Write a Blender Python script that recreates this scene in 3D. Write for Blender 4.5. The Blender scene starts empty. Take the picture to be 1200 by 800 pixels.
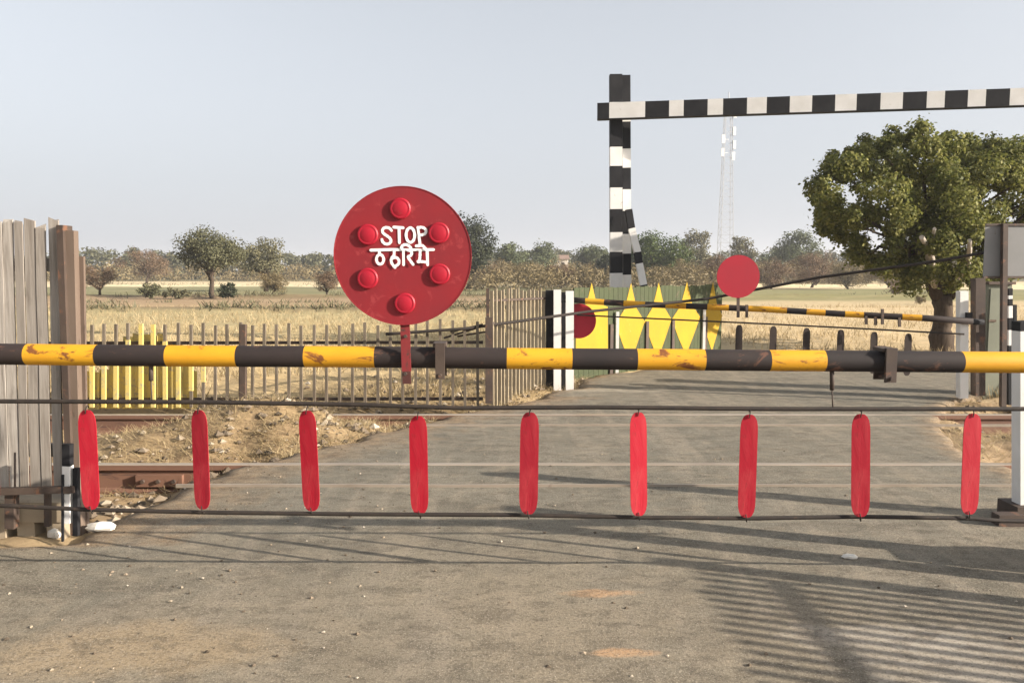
import bpy, math, random
import numpy as np
from mathutils import Vector, Matrix, noise as mnoise

random.seed(7)
RNG = np.random.default_rng(11)
scene = bpy.context.scene
COL = scene.collection
R = math.radians

# ------------------------------------------------------------------ camera
FPX, EYE = 933.0, 1.5
PITCH = math.atan(82 / FPX)
cam_d = bpy.data.cameras.new("camera")
cam = bpy.data.objects.new("camera", cam_d)
COL.objects.link(cam)
cam.location = (0, 0, EYE)
cam.rotation_euler = (R(90) - PITCH, 0, 0)
cam_d.sensor_width = 36
cam_d.lens = FPX / 1200 * 36
cam_d.clip_start = 0.05
cam_d.clip_end = 5000
scene.camera = cam


def ray(u, v):
    x, y = (u - 600) / FPX, (400 - v) / FPX
    return Vector((x, math.cos(PITCH) + y * math.sin(PITCH), -math.sin(PITCH) + y * math.cos(PITCH)))


def G(u, v, z=0.0):
    d = ray(u, v)
    t = (z - EYE) / d.z
    return Vector((d.x * t, d.y * t, z))


def P(u, v, Y):
    d = ray(u, v)
    t = Y / d.y
    return Vector((d.x * t, Y, EYE + d.z * t))


# ------------------------------------------------------------------ world and sun
SUN = Vector((2.7, -0.9, 1.0)).normalized()
EL = math.asin(SUN.z)
ROT = math.atan2(SUN.x, SUN.y)
w = bpy.data.worlds.new("World")
scene.world = w
w.use_nodes = True
nt = w.node_tree
bg = nt.nodes["Background"]
sky = nt.nodes.new("ShaderNodeTexSky")
sky.sky_type = 'NISHITA'
sky.sun_disc = False
sky.sun_elevation = EL
sky.sun_rotation = ROT
sky.air_density = 1.0
sky.dust_density = 3.0
sky.ozone_density = 1.0
hs = nt.nodes.new("ShaderNodeHueSaturation")
hs.inputs['Saturation'].default_value = 0.32
nt.links.new(sky.outputs[0], hs.inputs['Color'])
tcw = nt.nodes.new("ShaderNodeTexCoord")
sepw = nt.nodes.new("ShaderNodeSeparateXYZ")
nt.links.new(tcw.outputs['Generated'], sepw.inputs[0])
rw = nt.nodes.new("ShaderNodeMapRange")
rw.inputs['From Min'].default_value = 0.0
rw.inputs['From Max'].default_value = 0.55
rw.inputs['To Min'].default_value = 0.85
rw.inputs['To Max'].default_value = 0.0
nt.links.new(sepw.outputs[2], rw.inputs[0])
mxw = nt.nodes.new("ShaderNodeMix")
mxw.data_type = 'RGBA'
nt.links.new(rw.outputs[0], mxw.inputs[0])
nt.links.new(hs.outputs[0], mxw.inputs[6])
mxw.inputs[7].default_value = (2.60, 2.77, 3.08, 1)
nt.links.new(mxw.outputs[2], bg.inputs[0])
bg.inputs[1].default_value = 0.105
sd = bpy.data.lights.new("sun", 'SUN')
sd.energy = 5.0
sd.angle = R(0.55)
sd.color = (1.0, 0.89, 0.76)
so = bpy.data.objects.new("sun", sd)
COL.objects.link(so)
so.rotation_euler = (-SUN).to_track_quat('-Z', 'Y').to_euler()
so.location = SUN * 40
scene.view_settings.view_transform = 'Standard'
scene.view_settings.look = 'None'
scene.view_settings.gamma = 1
scene.view_settings.exposure = 1.22
scene.render.engine = 'CYCLES'
scene.cycles.use_denoising = True
scene.cycles.max_bounces = 6
scene.cycles.volume_bounces = 0


# ------------------------------------------------------------------ materials
class NB:
    def __init__(self, name, rough=0.8, spec=0.3):
        self.m = bpy.data.materials.new(name)
        self.m.use_nodes = True
        self.t = self.m.node_tree
        self.n = self.t.nodes
        self.b = self.n["Principled BSDF"]
        self.b.inputs['Roughness'].default_value = rough
        self.b.inputs['Specular IOR Level'].default_value = spec
        self.tc = self.n.new("ShaderNodeTexCoord")

    def L(self, a, b):
        self.t.links.new(a, b)

    def coords(self, scale=(1, 1, 1)):
        mp = self.n.new("ShaderNodeMapping")
        mp.inputs['Scale'].default_value = scale
        self.L(self.tc.outputs['Object'], mp.inputs[0])
        return mp.outputs[0]

    def noise(self, scale, detail=6, rough=0.6, stretch=(1, 1, 1), dist=0.0):
        x = self.n.new("ShaderNodeTexNoise")
        x.inputs['Scale'].default_value = scale
        x.inputs['Detail'].default_value = detail
        x.inputs['Roughness'].default_value = rough
        x.inputs['Distortion'].default_value = dist
        self.L(self.coords(stretch), x.inputs['Vector'])
        return x.outputs['Fac']

    def ramp(self, fac, stops, mode='LINEAR'):
        r = self.n.new("ShaderNodeValToRGB")
        e = r.color_ramp.elements
        r.color_ramp.interpolation = mode
        while len(e) < len(stops):
            e.new(0.5)
        for k, (p, c) in enumerate(stops):
            e[k].position = p
            e[k].color = (*c, 1) if len(c) == 3 else c
        self.L(fac, r.inputs[0])
        return r.outputs[0]

    def mask(self, fac, a, b):
        return self.ramp(fac, [(a, (0, 0, 0)), (b, (1, 1, 1))])

    def mix(self, fac, a, b, mode='MIX'):
        x = self.n.new("ShaderNodeMix")
        x.data_type = 'RGBA'
        x.blend_type = mode
        for s, v in ((0, fac), (6, a), (7, b)):
            if hasattr(v, 'is_output'):
                self.L(v, x.inputs[s])
            elif s == 0:
                x.inputs[0].default_value = v
            else:
                x.inputs[s].default_value = (*v, 1)
        return x.outputs[2]

    def math(self, op, a, b=None, c=None):
        x = self.n.new("ShaderNodeMath")
        x.operation = op
        for k, v in enumerate((a, b, c)):
            if v is None:
                continue
            if hasattr(v, 'is_output'):
                self.L(v, x.inputs[k])
            else:
                x.inputs[k].default_value = v
        return x.outputs[0]

    def island(self):
        g = self.n.new("ShaderNodeNewGeometry")
        return g.outputs['Random Per Island']

    def bump(self, h, strength=0.4, dist=0.01):
        x = self.n.new("ShaderNodeBump")
        x.inputs['Strength'].default_value = strength
        x.inputs['Distance'].default_value = dist
        self.L(h, x.inputs['Height'])
        self.L(x.outputs[0], self.b.inputs['Normal'])

    def color(self, c):
        if hasattr(c, 'is_output'):
            self.L(c, self.b.inputs['Base Color'])
        else:
            self.b.inputs['Base Color'].default_value = (*c, 1)
        return self.m


def worn_paint(name, c, c2, chip, scale=14, amount=0.62, rough=0.55, stretch=(1, 1, 1), spec=0.35, bump=0.15):
    k = NB(name, rough, spec)
    f = k.noise(scale * 0.35, 5, 0.6, stretch)
    base = k.mix(k.mask(f, 0.35, 0.7), c, c2)
    g = k.noise(scale, 8, 0.7, stretch, 0.6)
    col = k.mix(k.mask(g, amount, amount + 0.06), base, chip)
    k.bump(g, bump, 0.004)
    return k.color(col)


M = {}
M['yellow'] = worn_paint('yellow_paint', (0.62, 0.32, 0.014), (0.54, 0.25, 0.010), (0.17, 0.06, 0.016), 8, 0.575, 0.65, stretch=(0.8, 1, 2.2), bump=0.3)
M['black'] = worn_paint('black_paint', (0.017, 0.013, 0.013), (0.034, 0.023, 0.020), (0.10, 0.048, 0.032), 8, 0.575, 0.78, stretch=(0.7, 1, 1.5), bump=0.3)
M['blackclean'] = worn_paint('black_gauge_paint', (0.014, 0.014, 0.016), (0.024, 0.024, 0.026), (0.05, 0.045, 0.042), 10, 0.68, 0.75, spec=0.15)
M['white'] = worn_paint('white_paint', (0.70, 0.69, 0.67), (0.60, 0.59, 0.56), (0.33, 0.27, 0.20), 9, 0.64, 0.6)
k = NB('red_strip_paint', 0.6, 0.3)
oi = k.n.new("ShaderNodeObjectInfo")
base = k.ramp(oi.outputs['Random'], [(0, (0.29, 0.008, 0.020)), (0.5, (0.38, 0.005, 0.020)), (1, (0.33, 0.014, 0.024))])
f1 = k.noise(5, 6, 0.65, (1.5, 1, 0.7), 0.5)
base = k.mix(k.math('MULTIPLY', k.mask(f1, 0.48, 0.66), 0.65), base, (0.42, 0.040, 0.048))
f2 = k.noise(16, 8, 0.75, (2.2, 1, 0.6), 0.4)
base = k.mix(k.math('MULTIPLY', k.mask(f2, 0.58, 0.64), 0.75), base, (0.20, 0.018, 0.018))
f3 = k.noise(30, 8, 0.75)
base = k.mix(k.math('MULTIPLY', k.mask(f3, 0.66, 0.70), 0.7), base, (0.16, 0.09, 0.06))
k.bump(f1, 0.5, 0.01)
M['red'] = k.color(base)
M['redback'] = worn_paint('strip_back_paint', (0.022, 0.014, 0.011), (0.032, 0.02, 0.015), (0.08, 0.045, 0.03), 16, 0.6, 0.7)
M['discred'] = worn_paint('disc_red_paint', (0.235, 0.012, 0.018), (0.185, 0.014, 0.020), (0.27, 0.03, 0.035), 11, 0.56, 0.6, bump=0.3)
M['postdark'] = worn_paint('stained_post_paint', (0.075, 0.022, 0.018), (0.055, 0.025, 0.020), (0.10, 0.05, 0.035), 9, 0.52, 0.7)
M['farred'] = worn_paint('far_disc_red_paint', (0.30, 0.006, 0.020), (0.25, 0.008, 0.020), (0.22, 0.02, 0.03), 9, 0.66, 0.6)
M['postred'] = worn_paint('post_red_paint', (0.22, 0.020, 0.024), (0.15, 0.024, 0.022), (0.07, 0.03, 0.025), 9, 0.52, 0.7)
M['reflector'] = worn_paint('reflector_red', (0.36, 0.006, 0.022), (0.29, 0.007, 0.020), (0.3, 0.02, 0.03), 20, 0.62, 0.48, spec=0.35)
M['letter'] = worn_paint('lettering_white', (0.84, 0.82, 0.80), (0.76, 0.73, 0.71), (0.6, 0.3, 0.3), 30, 0.72, 0.6)
M['cable'] = worn_paint('steel_cable', (0.020, 0.016, 0.014), (0.035, 0.026, 0.02), (0.09, 0.045, 0.03), 40, 0.62, 0.8)
M['iron'] = worn_paint('dark_iron', (0.05, 0.036, 0.030), (0.085, 0.06, 0.045), (0.15, 0.075, 0.045), 12, 0.58, 0.7)
M['steelgrey'] = worn_paint('grey_sheet_metal', (0.20, 0.20, 0.20), (0.16, 0.165, 0.165), (0.12, 0.10, 0.08), 6, 0.65, 0.65)
M['cabinet'] = worn_paint('olive_cabinet_paint', (0.19, 0.20, 0.15), (0.15, 0.16, 0.12), (0.10, 0.09, 0.06), 8, 0.64, 0.6)
M['brownpost'] = worn_paint('weathered_brown_post', (0.125, 0.09, 0.068), (0.17, 0.13, 0.10), (0.06, 0.042, 0.032), 7, 0.6, 0.85, stretch=(2, 2, 0.4))
M['green'] = worn_paint('green_fence_paint', (0.050, 0.062, 0.026), (0.038, 0.047, 0.022), (0.09, 0.07, 0.045), 9, 0.6, 0.8)
M['fenceyellow'] = worn_paint('yellow_fence_paint', (0.37, 0.235, 0.008), (0.32, 0.20, 0.010), (0.40, 0.33, 0.10), 10, 0.64, 0.75)
M['fadedyellow'] = worn_paint('faded_yellow_paint', (0.60, 0.46, 0.12), (0.50, 0.41, 0.17), (0.36, 0.30, 0.19), 18, 0.55, 0.85)
M['concrete'] = worn_paint('plinth_concrete', (0.33, 0.27, 0.19), (0.26, 0.21, 0.15), (0.15, 0.12, 0.09), 9, 0.62, 0.9, bump=0.5)
M['stone'] = worn_paint('whitewashed_stone', (0.72, 0.69, 0.62), (0.56, 0.52, 0.45), (0.3, 0.25, 0.2), 14, 0.62, 0.9, bump=0.6)
M['housewall'] = worn_paint('pale_house_wall', (0.66, 0.60, 0.52), (0.58, 0.52, 0.45), (0.4, 0.35, 0.3), 2, 0.66, 0.9)
M['houseroof'] = worn_paint('dull_roof', (0.26, 0.17, 0.13), (0.20, 0.14, 0.11), (0.14, 0.1, 0.08), 2, 0.6, 0.9)
M['darkopen'] = worn_paint('dark_opening', (0.03, 0.028, 0.025), (0.04, 0.035, 0.03), (0.05, 0.045, 0.04), 3, 0.6, 0.6)
M['tower'] = worn_paint('tower_steel', (0.36, 0.37, 0.39), (0.42, 0.43, 0.45), (0.30, 0.28, 0.27), 1, 0.66, 0.6)
M['towerpanel'] = worn_paint('antenna_white', (0.75, 0.75, 0.75), (0.7, 0.7, 0.7), (0.5, 0.5, 0.5), 1, 0.7, 0.6)
M['rail'] = worn_paint('rusty_rail', (0.20, 0.105, 0.068), (0.14, 0.078, 0.055), (0.085, 0.05, 0.04), 6, 0.6, 0.75, stretch=(0.3, 2, 2))
M['railtop'] = worn_paint('polished_rail_top', (0.30, 0.255, 0.205), (0.22, 0.18, 0.14), (0.16, 0.11, 0.085), 6, 0.66, 0.42, spec=0.5)


def wood(name, c1, c2, c3, var=0.35):
    k = NB(name, 0.9, 0.15)
    f = k.noise(3.0, 8, 0.65, (14, 14, 0.9), 0.4)
    g = k.noise(5.0, 5, 0.6, (1, 1, 0.5))
    col = k.ramp(f, [(0.28, c3), (0.48, c1), (0.72, c2)])
    isl = k.island()
    col = k.mix(k.math('MULTIPLY', k.ramp(isl, [(0, (0, 0, 0)), (1, (1, 1, 1))]), var), col, c3)
    stain = k.mask(g, 0.60, 0.74)
    col = k.mix(k.math('MULTIPLY', stain, 0.55), col, (c3[0] * 0.45, c3[1] * 0.42, c3[2] * 0.38))
    k.bump(f, 0.5, 0.004)
    return k.color(col)


M['plank'] = wood('weathered_grey_plank', (0.33, 0.30, 0.265), (0.47, 0.435, 0.39), (0.17, 0.145, 0.12), 0.6)
M['paleplank'] = wood('pale_board', (0.36, 0.30, 0.21), (0.46, 0.39, 0.28), (0.24, 0.19, 0.125))
M['picket'] = wood('pale_picket', (0.14, 0.115, 0.085), (0.21, 0.175, 0.135), (0.07, 0.055, 0.04))


def leafmat(name, a, b, c, transl=0.25):
    k = NB(name, 0.62, 0.25)
    i = k.island()
    n = k.noise(0.9, 3, 0.5)
    col = k.ramp(i, [(0.0, a), (0.5, b), (1.0, c)])
    col = k.mix(k.math('MULTIPLY', k.mask(n, 0.42, 0.68), 0.45), col, a)
    k.color(col)
    tr = k.n.new("ShaderNodeBsdfTranslucent")
    k.L(col, tr.inputs[0])
    ms = k.n.new("ShaderNodeMixShader")
    ms.inputs[0].default_value = transl
    k.L(k.b.outputs[0], ms.inputs[1])
    k.L(tr.outputs[0], ms.inputs[2])
    k.L(ms.outputs[0], k.n["Material Output"].inputs[0])
    return k.m


M['leaf_big'] = leafmat('big_tree_leaf', (0.080, 0.096, 0.024), (0.165, 0.172, 0.042), (0.28, 0.265, 0.085), 0.42)
M['leaf_olive'] = leafmat('olive_leaf', (0.070, 0.072, 0.036), (0.105, 0.104, 0.052), (0.145, 0.138, 0.074))
M['leaf_pale'] = leafmat('pale_leaf', (0.11, 0.105, 0.058), (0.15, 0.14, 0.078), (0.20, 0.18, 0.10))
M['leaf_green'] = leafmat('green_leaf', (0.040, 0.064, 0.016), (0.072, 0.102, 0.024), (0.11, 0.135, 0.036))
M['leaf_dark'] = leafmat('dark_leaf', (0.020, 0.027, 0.014), (0.034, 0.042, 0.020), (0.055, 0.062, 0.028))
M['leaf_grey'] = leafmat('grey_green_leaf', (0.066, 0.082, 0.040), (0.098, 0.115, 0.054), (0.13, 0.145, 0.072))
M['twig_brown'] = leafmat('brown_twig', (0.115, 0.074, 0.046), (0.165, 0.110, 0.066), (0.225, 0.152, 0.092), 0.1)
M['twig_tan'] = leafmat('tan_twig', (0.135, 0.105, 0.052), (0.185, 0.145, 0.072), (0.25, 0.195, 0.10), 0.1)
M['straw'] = leafmat('straw_blade', (0.31, 0.235, 0.125), (0.42, 0.325, 0.18), (0.52, 0.42, 0.25), 0.3)
M['bark'] = wood('tree_bark', (0.068, 0.050, 0.036), (0.11, 0.082, 0.060), (0.026, 0.019, 0.014))
M['palebark'] = wood('pale_dead_bark', (0.45, 0.40, 0.34), (0.55, 0.50, 0.43), (0.30, 0.25, 0.2))


def ground_mat():
    k = NB('earth_and_fields', 0.95, 0.1)
    sep = k.n.new("ShaderNodeSeparateXYZ")
    k.L(k.coords(), sep.inputs[0])
    x, y = sep.outputs[0], sep.outputs[1]
    warp = k.noise(0.045, 4, 0.55, (0.6, 1, 1))
    # distance down the fields, with uneven borders
    yy = k.math('ADD', y, k.math('MULTIPLY', k.math('SUBTRACT', warp, 0.5), k.math('MULTIPLY', y, 0.22)))
    t = k.math('DIVIDE', yy, 200.0)
    straw = (0.45, 0.335, 0.175)
    tan = (0.36, 0.255, 0.15)
    stops = [(0.0, (0.30, 0.225, 0.14)), (0.045, (0.40, 0.30, 0.165)), (0.070, straw), (0.105, (0.42, 0.34, 0.18)),
             (0.145, (0.37, 0.31, 0.165)), (0.152, (0.13, 0.09, 0.055)), (0.168, (0.16, 0.11, 0.065)), (0.175, tan), (0.225, (0.33, 0.235, 0.145)),
             (0.235, (0.15, 0.125, 0.06)), (0.262, (0.20, 0.19, 0.095)), (0.40, (0.22, 0.215, 0.115)), (0.415, (0.66, 0.55, 0.35)), (0.60, (0.60, 0.49, 0.30)),
             (0.66, (0.20, 0.18, 0.10)), (1.0, (0.14, 0.13, 0.075))]
    left = k.ramp(t, stops)
    stops_r = [(0.0, (0.30, 0.225, 0.14)), (0.045, (0.42, 0.32, 0.20)), (0.065, (0.56, 0.43, 0.25)), (0.16, (0.54, 0.42, 0.25)), (0.20, (0.48, 0.38, 0.22)),
               (0.215, (0.24, 0.22, 0.10)), (0.33, (0.22, 0.215, 0.10)), (0.345, (0.15, 0.13, 0.07)), (0.36, (0.70, 0.58, 0.36)), (0.60, (0.62, 0.50, 0.30)),
               (0.66, (0.20, 0.18, 0.10)), (1.0, (0.14, 0.13, 0.075))]
    right = k.ramp(t, stops_r)
    side = k.mask(k.math('ADD', k.math('DIVIDE', k.math('SUBTRACT', x, k.math('MULTIPLY', y, 0.16)), 16.0), 0.5), 0.3, 0.7)
    col = k.mix(side, left, right)
    # broken soil and dead stalks
    fine = k.noise(2.2, 10, 0.7)
    col = k.mix(k.math('MULTIPLY', k.mask(fine, 0.48, 0.72), 0.55), col, (0.17, 0.12, 0.075))
    mid = k.noise(0.35, 6, 0.65, (0.5, 1.6, 1))
    col = k.mix(k.math('MULTIPLY', k.mask(mid, 0.50, 0.72), 0.40), col, (0.50, 0.40, 0.23))
    speck = k.noise(26, 4, 0.7)
    col = k.mix(k.math('MULTIPLY', k.mask(speck, 0.56, 0.70), 0.45), col, (0.11, 0.08, 0.055))
    # oily ballast soil along the rails
    band = k.math('MULTIPLY', k.mask(y, 0.0, 1.0), 1.0)
    near = k.math('COMPARE', y, 5.4, 0.75)
    near = k.math('COMPARE', y, 7.0, 2.4)
    clod = k.noise(7.5, 6, 0.7)
    col = k.mix(k.math('MULTIPLY', near, 0.5), col, (0.235, 0.160, 0.092))
    col = k.mix(k.math('MULTIPLY', near, k.math('MULTIPLY', k.mask(clod, 0.50, 0.64), 0.7)), col, (0.085, 0.058, 0.038))
    k.bump(fine, 0.6, 0.03)
    return k.color(col)


def road_mat():
    k = NB('dusty_asphalt', 0.92, 0.15)
    sep = k.n.new("ShaderNodeSeparateXYZ")
    k.L(k.coords(), sep.inputs[0])
    x, y = sep.outputs[0], sep.outputs[1]
    big = k.noise(0.55, 6, 0.6, (1, 0.7, 1), 0.5)
    mid = k.noise(2.6, 8, 0.65, (0.55, 1.5, 1))
    agg = k.noise(60, 6, 0.8)
    agg2 = k.noise(150, 3, 0.7)
    asphalt = k.mix(k.mask(mid, 0.35, 0.68), (0.122, 0.116, 0.094), (0.180, 0.170, 0.138))
    dust = (0.32, 0.260, 0.178)
    nearness = k.ramp(k.math('DIVIDE', y, 14.0), [(0.0, (1, 1, 1)), (0.26, (0.75,) * 3), (0.33, (0.30,) * 3), (0.40, (0.15,) * 3), (0.6, (0.22,) * 3), (0.9, (0.35,) * 3)])
    dm = k.math('MULTIPLY', k.mask(big, 0.30, 0.66), nearness)
    col = k.mix(dm, asphalt, dust)
    # tyre tracks: streaks along the road
    trk = k.noise(2.2, 5, 0.6, (2.2, 0.16, 1), 0.8)
    col = k.mix(k.math('MULTIPLY', k.mask(trk, 0.50, 0.66), 0.42), col, (0.31, 0.265, 0.205))
    drk = k.noise(1.3, 6, 0.65, (0.9, 2.4, 1), 0.4)
    col = k.mix(k.math('MULTIPLY', k.mask(drk, 0.52, 0.70), 0.5), col, (0.095, 0.084, 0.066))

    def blot(px, py, rx, ry, colr, amt, s=5.0):
        dx = k.math('DIVIDE', k.math('SUBTRACT', x, px), rx)
        dy = k.math('DIVIDE', k.math('SUBTRACT', y, py), ry)
        d = k.math('SQRT', k.math('ADD', k.math('MULTIPLY', dx, dx), k.math('MULTIPLY', dy, dy)))
        d = k.math('ADD', d, k.math('MULTIPLY', k.math('SUBTRACT', k.noise(s, 8, 0.7), 0.5), 1.7))
        mk = k.ramp(d, [(0.55, (amt,) * 3), (1.0, (0, 0, 0))])
        return k.mix(mk, col, colr)
    g = G(700, 695)
    col = blot(g.x, g.y, 0.19, 0.055, (0.46, 0.29, 0.16), 0.85, 7)
    g = G(732, 765)
    col = blot(g.x, g.y, 0.15, 0.045, (0.46, 0.29, 0.16), 0.85, 7)
    g = G(1040, 745)
    col = blot(g.x, g.y, 0.45, 0.15, (0.46, 0.41, 0.34), 0.6, 9)
    g = G(150, 760)
    col = blot(g.x, g.y, 0.75, 0.28, (0.34, 0.26, 0.16), 0.7, 3)
    g = G(1180, 780)
    col = blot(g.x, g.y, 0.7, 0.35, (0.46, 0.41, 0.34), 0.6, 6)
    g = G(700, 457)
    col = blot(g.x, g.y, 1.2, 0.22, (0.36, 0.32, 0.25), 0.6, 2)
    # broken grime patches and dust clinging to them
    gr = k.noise(7.5, 10, 0.72, (0.8, 1.25, 1), 0.3)
    col = k.mix(k.math('MULTIPLY', k.mask(gr, 0.49, 0.60), 0.50), col, (0.080, 0.068, 0.052))
    gr2 = k.noise(5.0, 9, 0.7, (0.8, 1.4, 1), 0.8)
    col = k.mix(k.math('MULTIPLY', k.mask(gr2, 0.50, 0.64), 0.36), col, (0.34, 0.285, 0.205))
    # soil spilled over the crumbling edges
    at = k.n.new("ShaderNodeAttribute")
    at.attribute_name = 'edge'
    ed = k.math('ADD', at.outputs['Fac'], k.math('MULTIPLY', k.math('SUBTRACT', k.noise(4.0, 8, 0.7), 0.5), 0.75))
    col = k.mix(k.ramp(ed, [(0.06, (0.95,) * 3), (0.34, (0, 0, 0))]), col, k.mix(k.mask(gr, 0.4, 0.6), (0.30, 0.215, 0.13), (0.14, 0.10, 0.065)))
    # aggregate
    col = k.mix(k.math('MULTIPLY', k.mask(agg, 0.50, 0.66), 0.75), col, (0.062, 0.053, 0.042))
    col = k.mix(k.math('MULTIPLY', k.mask(agg2, 0.55, 0.68), 0.75), col, (0.46, 0.40, 0.32))
    h = k.math('ADD', k.math('MULTIPLY', agg, 0.5), mid)
    k.bump(h, 0.8, 0.016)
    return k.color(col)


M['ground'] = ground_mat()
M['road'] = road_mat()
k = NB('loose_stone', 0.95, 0.15)
k.bump(k.noise(30, 4), 0.4, 0.01)
M['gravel'] = k.color(k.ramp(k.island(), [(0, (0.07, 0.055, 0.04)), (0.45, (0.16, 0.125, 0.09)), (0.7, (0.27, 0.215, 0.155)), (0.9, (0.34, 0.285, 0.21)), (1, (0.46, 0.41, 0.34))]))


# ------------------------------------------------------------------ mesh building
ORG = {}


def tag(o, label=None, cat=None, group=None, kind=None):
    for a, b in (('label', label), ('category', cat), ('group', group), ('kind', kind)):
        if b:
            o[a] = b
    return o


def empty(name, loc, label, cat, group=None, kind=None):
    o = bpy.data.objects.new(name, None)
    o.empty_display_size = 0.1
    COL.objects.link(o)
    o.location = loc
    ORG[o] = Vector(loc)
    return tag(o, label, cat, group, kind)


class MB:
    def __init__(self):
        self.v, self.f, self.m, self.s = [], [], [], []

    def add(self, verts, faces, mi=0, smooth=False):
        b = len(self.v)
        self.v += [tuple(p) for p in verts]
        for q in faces:
            self.f.append([b + i for i in q])
            self.m.append(mi)
            self.s.append(smooth)

    def box(self, lo, hi, mi=0):
        (a, b, c), (d, e, f) = lo, hi
        self.add([(a, b, c), (d, b, c), (d, e, c), (a, e, c), (a, b, f), (d, b, f), (d, e, f), (a, e, f)],
                 [(0, 3, 2, 1), (4, 5, 6, 7), (0, 1, 5, 4), (1, 2, 6, 5), (2, 3, 7, 6), (3, 0, 4, 7)], mi)

    def bar(self, p0, p1, w, d, side=(0, 1, 0), mi=0):
        """square bar from p0 to p1; d is its size along side, w across"""
        p0, p1 = Vector(p0), Vector(p1)
        ax = (p1 - p0).normalized()
        s = Vector(side)
        s = (s - ax * s.dot(ax)).normalized()
        t = ax.cross(s)
        q = []
        for p in (p0, p1):
            for a, b in ((-1, -1), (1, -1), (1, 1), (-1, 1)):
                q.append(p + t * (a * w / 2) + s * (b * d / 2))
        self.add(q, [(0, 3, 2, 1), (4, 5, 6, 7), (0, 1, 5, 4), (1, 2, 6, 5), (2, 3, 7, 6), (3, 0, 4, 7)], mi)

    def tube(self, pts, r, n=10, mi=0, caps=True, mis=None):
        pts = [Vector(p) for p in pts]
        rs = r if isinstance(r, (list, tuple)) else [r] * len(pts)
        b = len(self.v)
        up = Vector((0, 0, 1))
        ov = (pts[-1] - pts[0]).normalized()
        if abs(ov.z) > 0.8:
            up = Vector((0, 1, 0))
        for i, p in enumerate(pts):
            t = (pts[min(i + 1, len(pts) - 1)] - pts[max(i - 1, 0)]).normalized()
            a = t.cross(up)
            if a.length < 0.05:
                a = t.cross(Vector((1, 0, 0)))
            a.normalize()
            c = a.cross(t)
            for j in range(n):
                h = 2 * math.pi * j / n
                self.v.append(tuple(p + (a * math.cos(h) + c * math.sin(h)) * rs[i]))
        for i in range(len(pts) - 1):
            for j in range(n):
                self.f.append([b + i * n + j, b + i * n + (j + 1) % n, b + (i + 1) * n + (j + 1) % n, b + (i + 1) * n + j])
                self.m.append(mis[i] if mis else mi)
                self.s.append(True)
        if caps:
            self.f.append([b + j for j in range(n)][::-1])
            self.f.append([b + (len(pts) - 1) * n + j for j in range(n)])
            self.m += [mis[0] if mis else mi, mis[-1] if mis else mi]
            self.s += [False, False]

    def plate(self, pts, thick, frame, mi=0):
        """flat outline (list of 2D points) given a frame (origin, ex, ey, n); front face at +n*thick"""
        o, ex, ey, nn = frame
        k = len(pts)
        q = [o + ex * a + ey * b for a, b in pts] + [o + ex * a + ey * b + nn * thick for a, b in pts]
        self.add(q, [list(range(k))[::-1], list(range(k, 2 * k))] + [[i, (i + 1) % k, k + (i + 1) % k, k + i] for i in range(k)], mi)

    def build(self, name, mats, parent=None, loc=None):
        org = ORG[parent] if parent is not None else Vector(loc or (0, 0, 0))
        me = bpy.data.meshes.new(name)
        me.from_pydata([(a - org.x, b - org.y, c - org.z) for a, b, c in self.v], [], self.f)
        for q in (mats if isinstance(mats, (list, tuple)) else [mats]):
            me.materials.append(M[q])
        me.polygons.foreach_set('material_index', self.m)
        me.polygons.foreach_set('use_smooth', self.s)
        me.update()
        o = bpy.data.objects.new(name, me)
        COL.objects.link(o)
        if parent is not None:
            o.parent = parent
        else:
            o.location = org
        ORG[o] = org
        return o


def quads_mesh(name, verts, mat, parent=None, loc=(0, 0, 0)):
    """verts: (n,4,3) array in world coordinates"""
    org = ORG[parent] if parent is not None else Vector(loc)
    n = len(verts)
    me = bpy.data.meshes.new(name)
    me.vertices.add(n * 4)
    me.loops.add(n * 4)
    me.polygons.add(n)
    me.vertices.foreach_set('co', (verts.reshape(-1, 3) - np.array(org)).astype(np.float32).ravel())
    me.loops.foreach_set('vertex_index', np.arange(n * 4, dtype=np.int32))
    me.polygons.foreach_set('loop_start', np.arange(0, n * 4, 4, dtype=np.int32))
    me.materials.append(M[mat])
    me.update(calc_edges=True)
    o = bpy.data.objects.new(name, me)
    COL.objects.link(o)
    if parent is not None:
        o.parent = parent
    else:
        o.location = org
    ORG[o] = org
    return o


def unit(a):
    return a / np.maximum(np.linalg.norm(a, axis=1, keepdims=True), 1e-6)


def leaf_quads(rng, centers, outward, size, aspect=1.7, tilt=0.9):
    n = len(centers)
    nrm = unit(outward * 0.7 + np.array([0, 0, 0.35]) + rng.normal(0, tilt, (n, 3)) * 0.6)
    a = unit(np.cross(nrm, rng.normal(0, 1, (n, 3))))
    b = np.cross(nrm, a)
    L = (size * rng.uniform(0.6, 1.3, n))[:, None]
    W = L / aspect
    tip = centers + a * L * 0.5
    tail = centers - a * L * 0.5
    side = nrm * L * 0.08
    return np.stack([tail, centers + b * W * 0.5 + side, tip, centers - b * W * 0.5 + side], axis=1)


def clump_leaves(rng, clumps, leaf, aspect=1.7, squash=0.8):
    out = []
    for c, r, n in clumps:
        d = unit(rng.normal(0, 1, (n, 3)))
        rad = r * rng.uniform(0.15, 1.0, n) ** 0.5 * (1 + 0.25 * rng.normal(0, 1, n) ** 2 * 0.3)
        p = np.array(c) + d * rad[:, None] * np.array([1, 1, squash])
        out.append(leaf_quads(rng, p, d, leaf, aspect))
    return np.concatenate(out)


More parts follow.
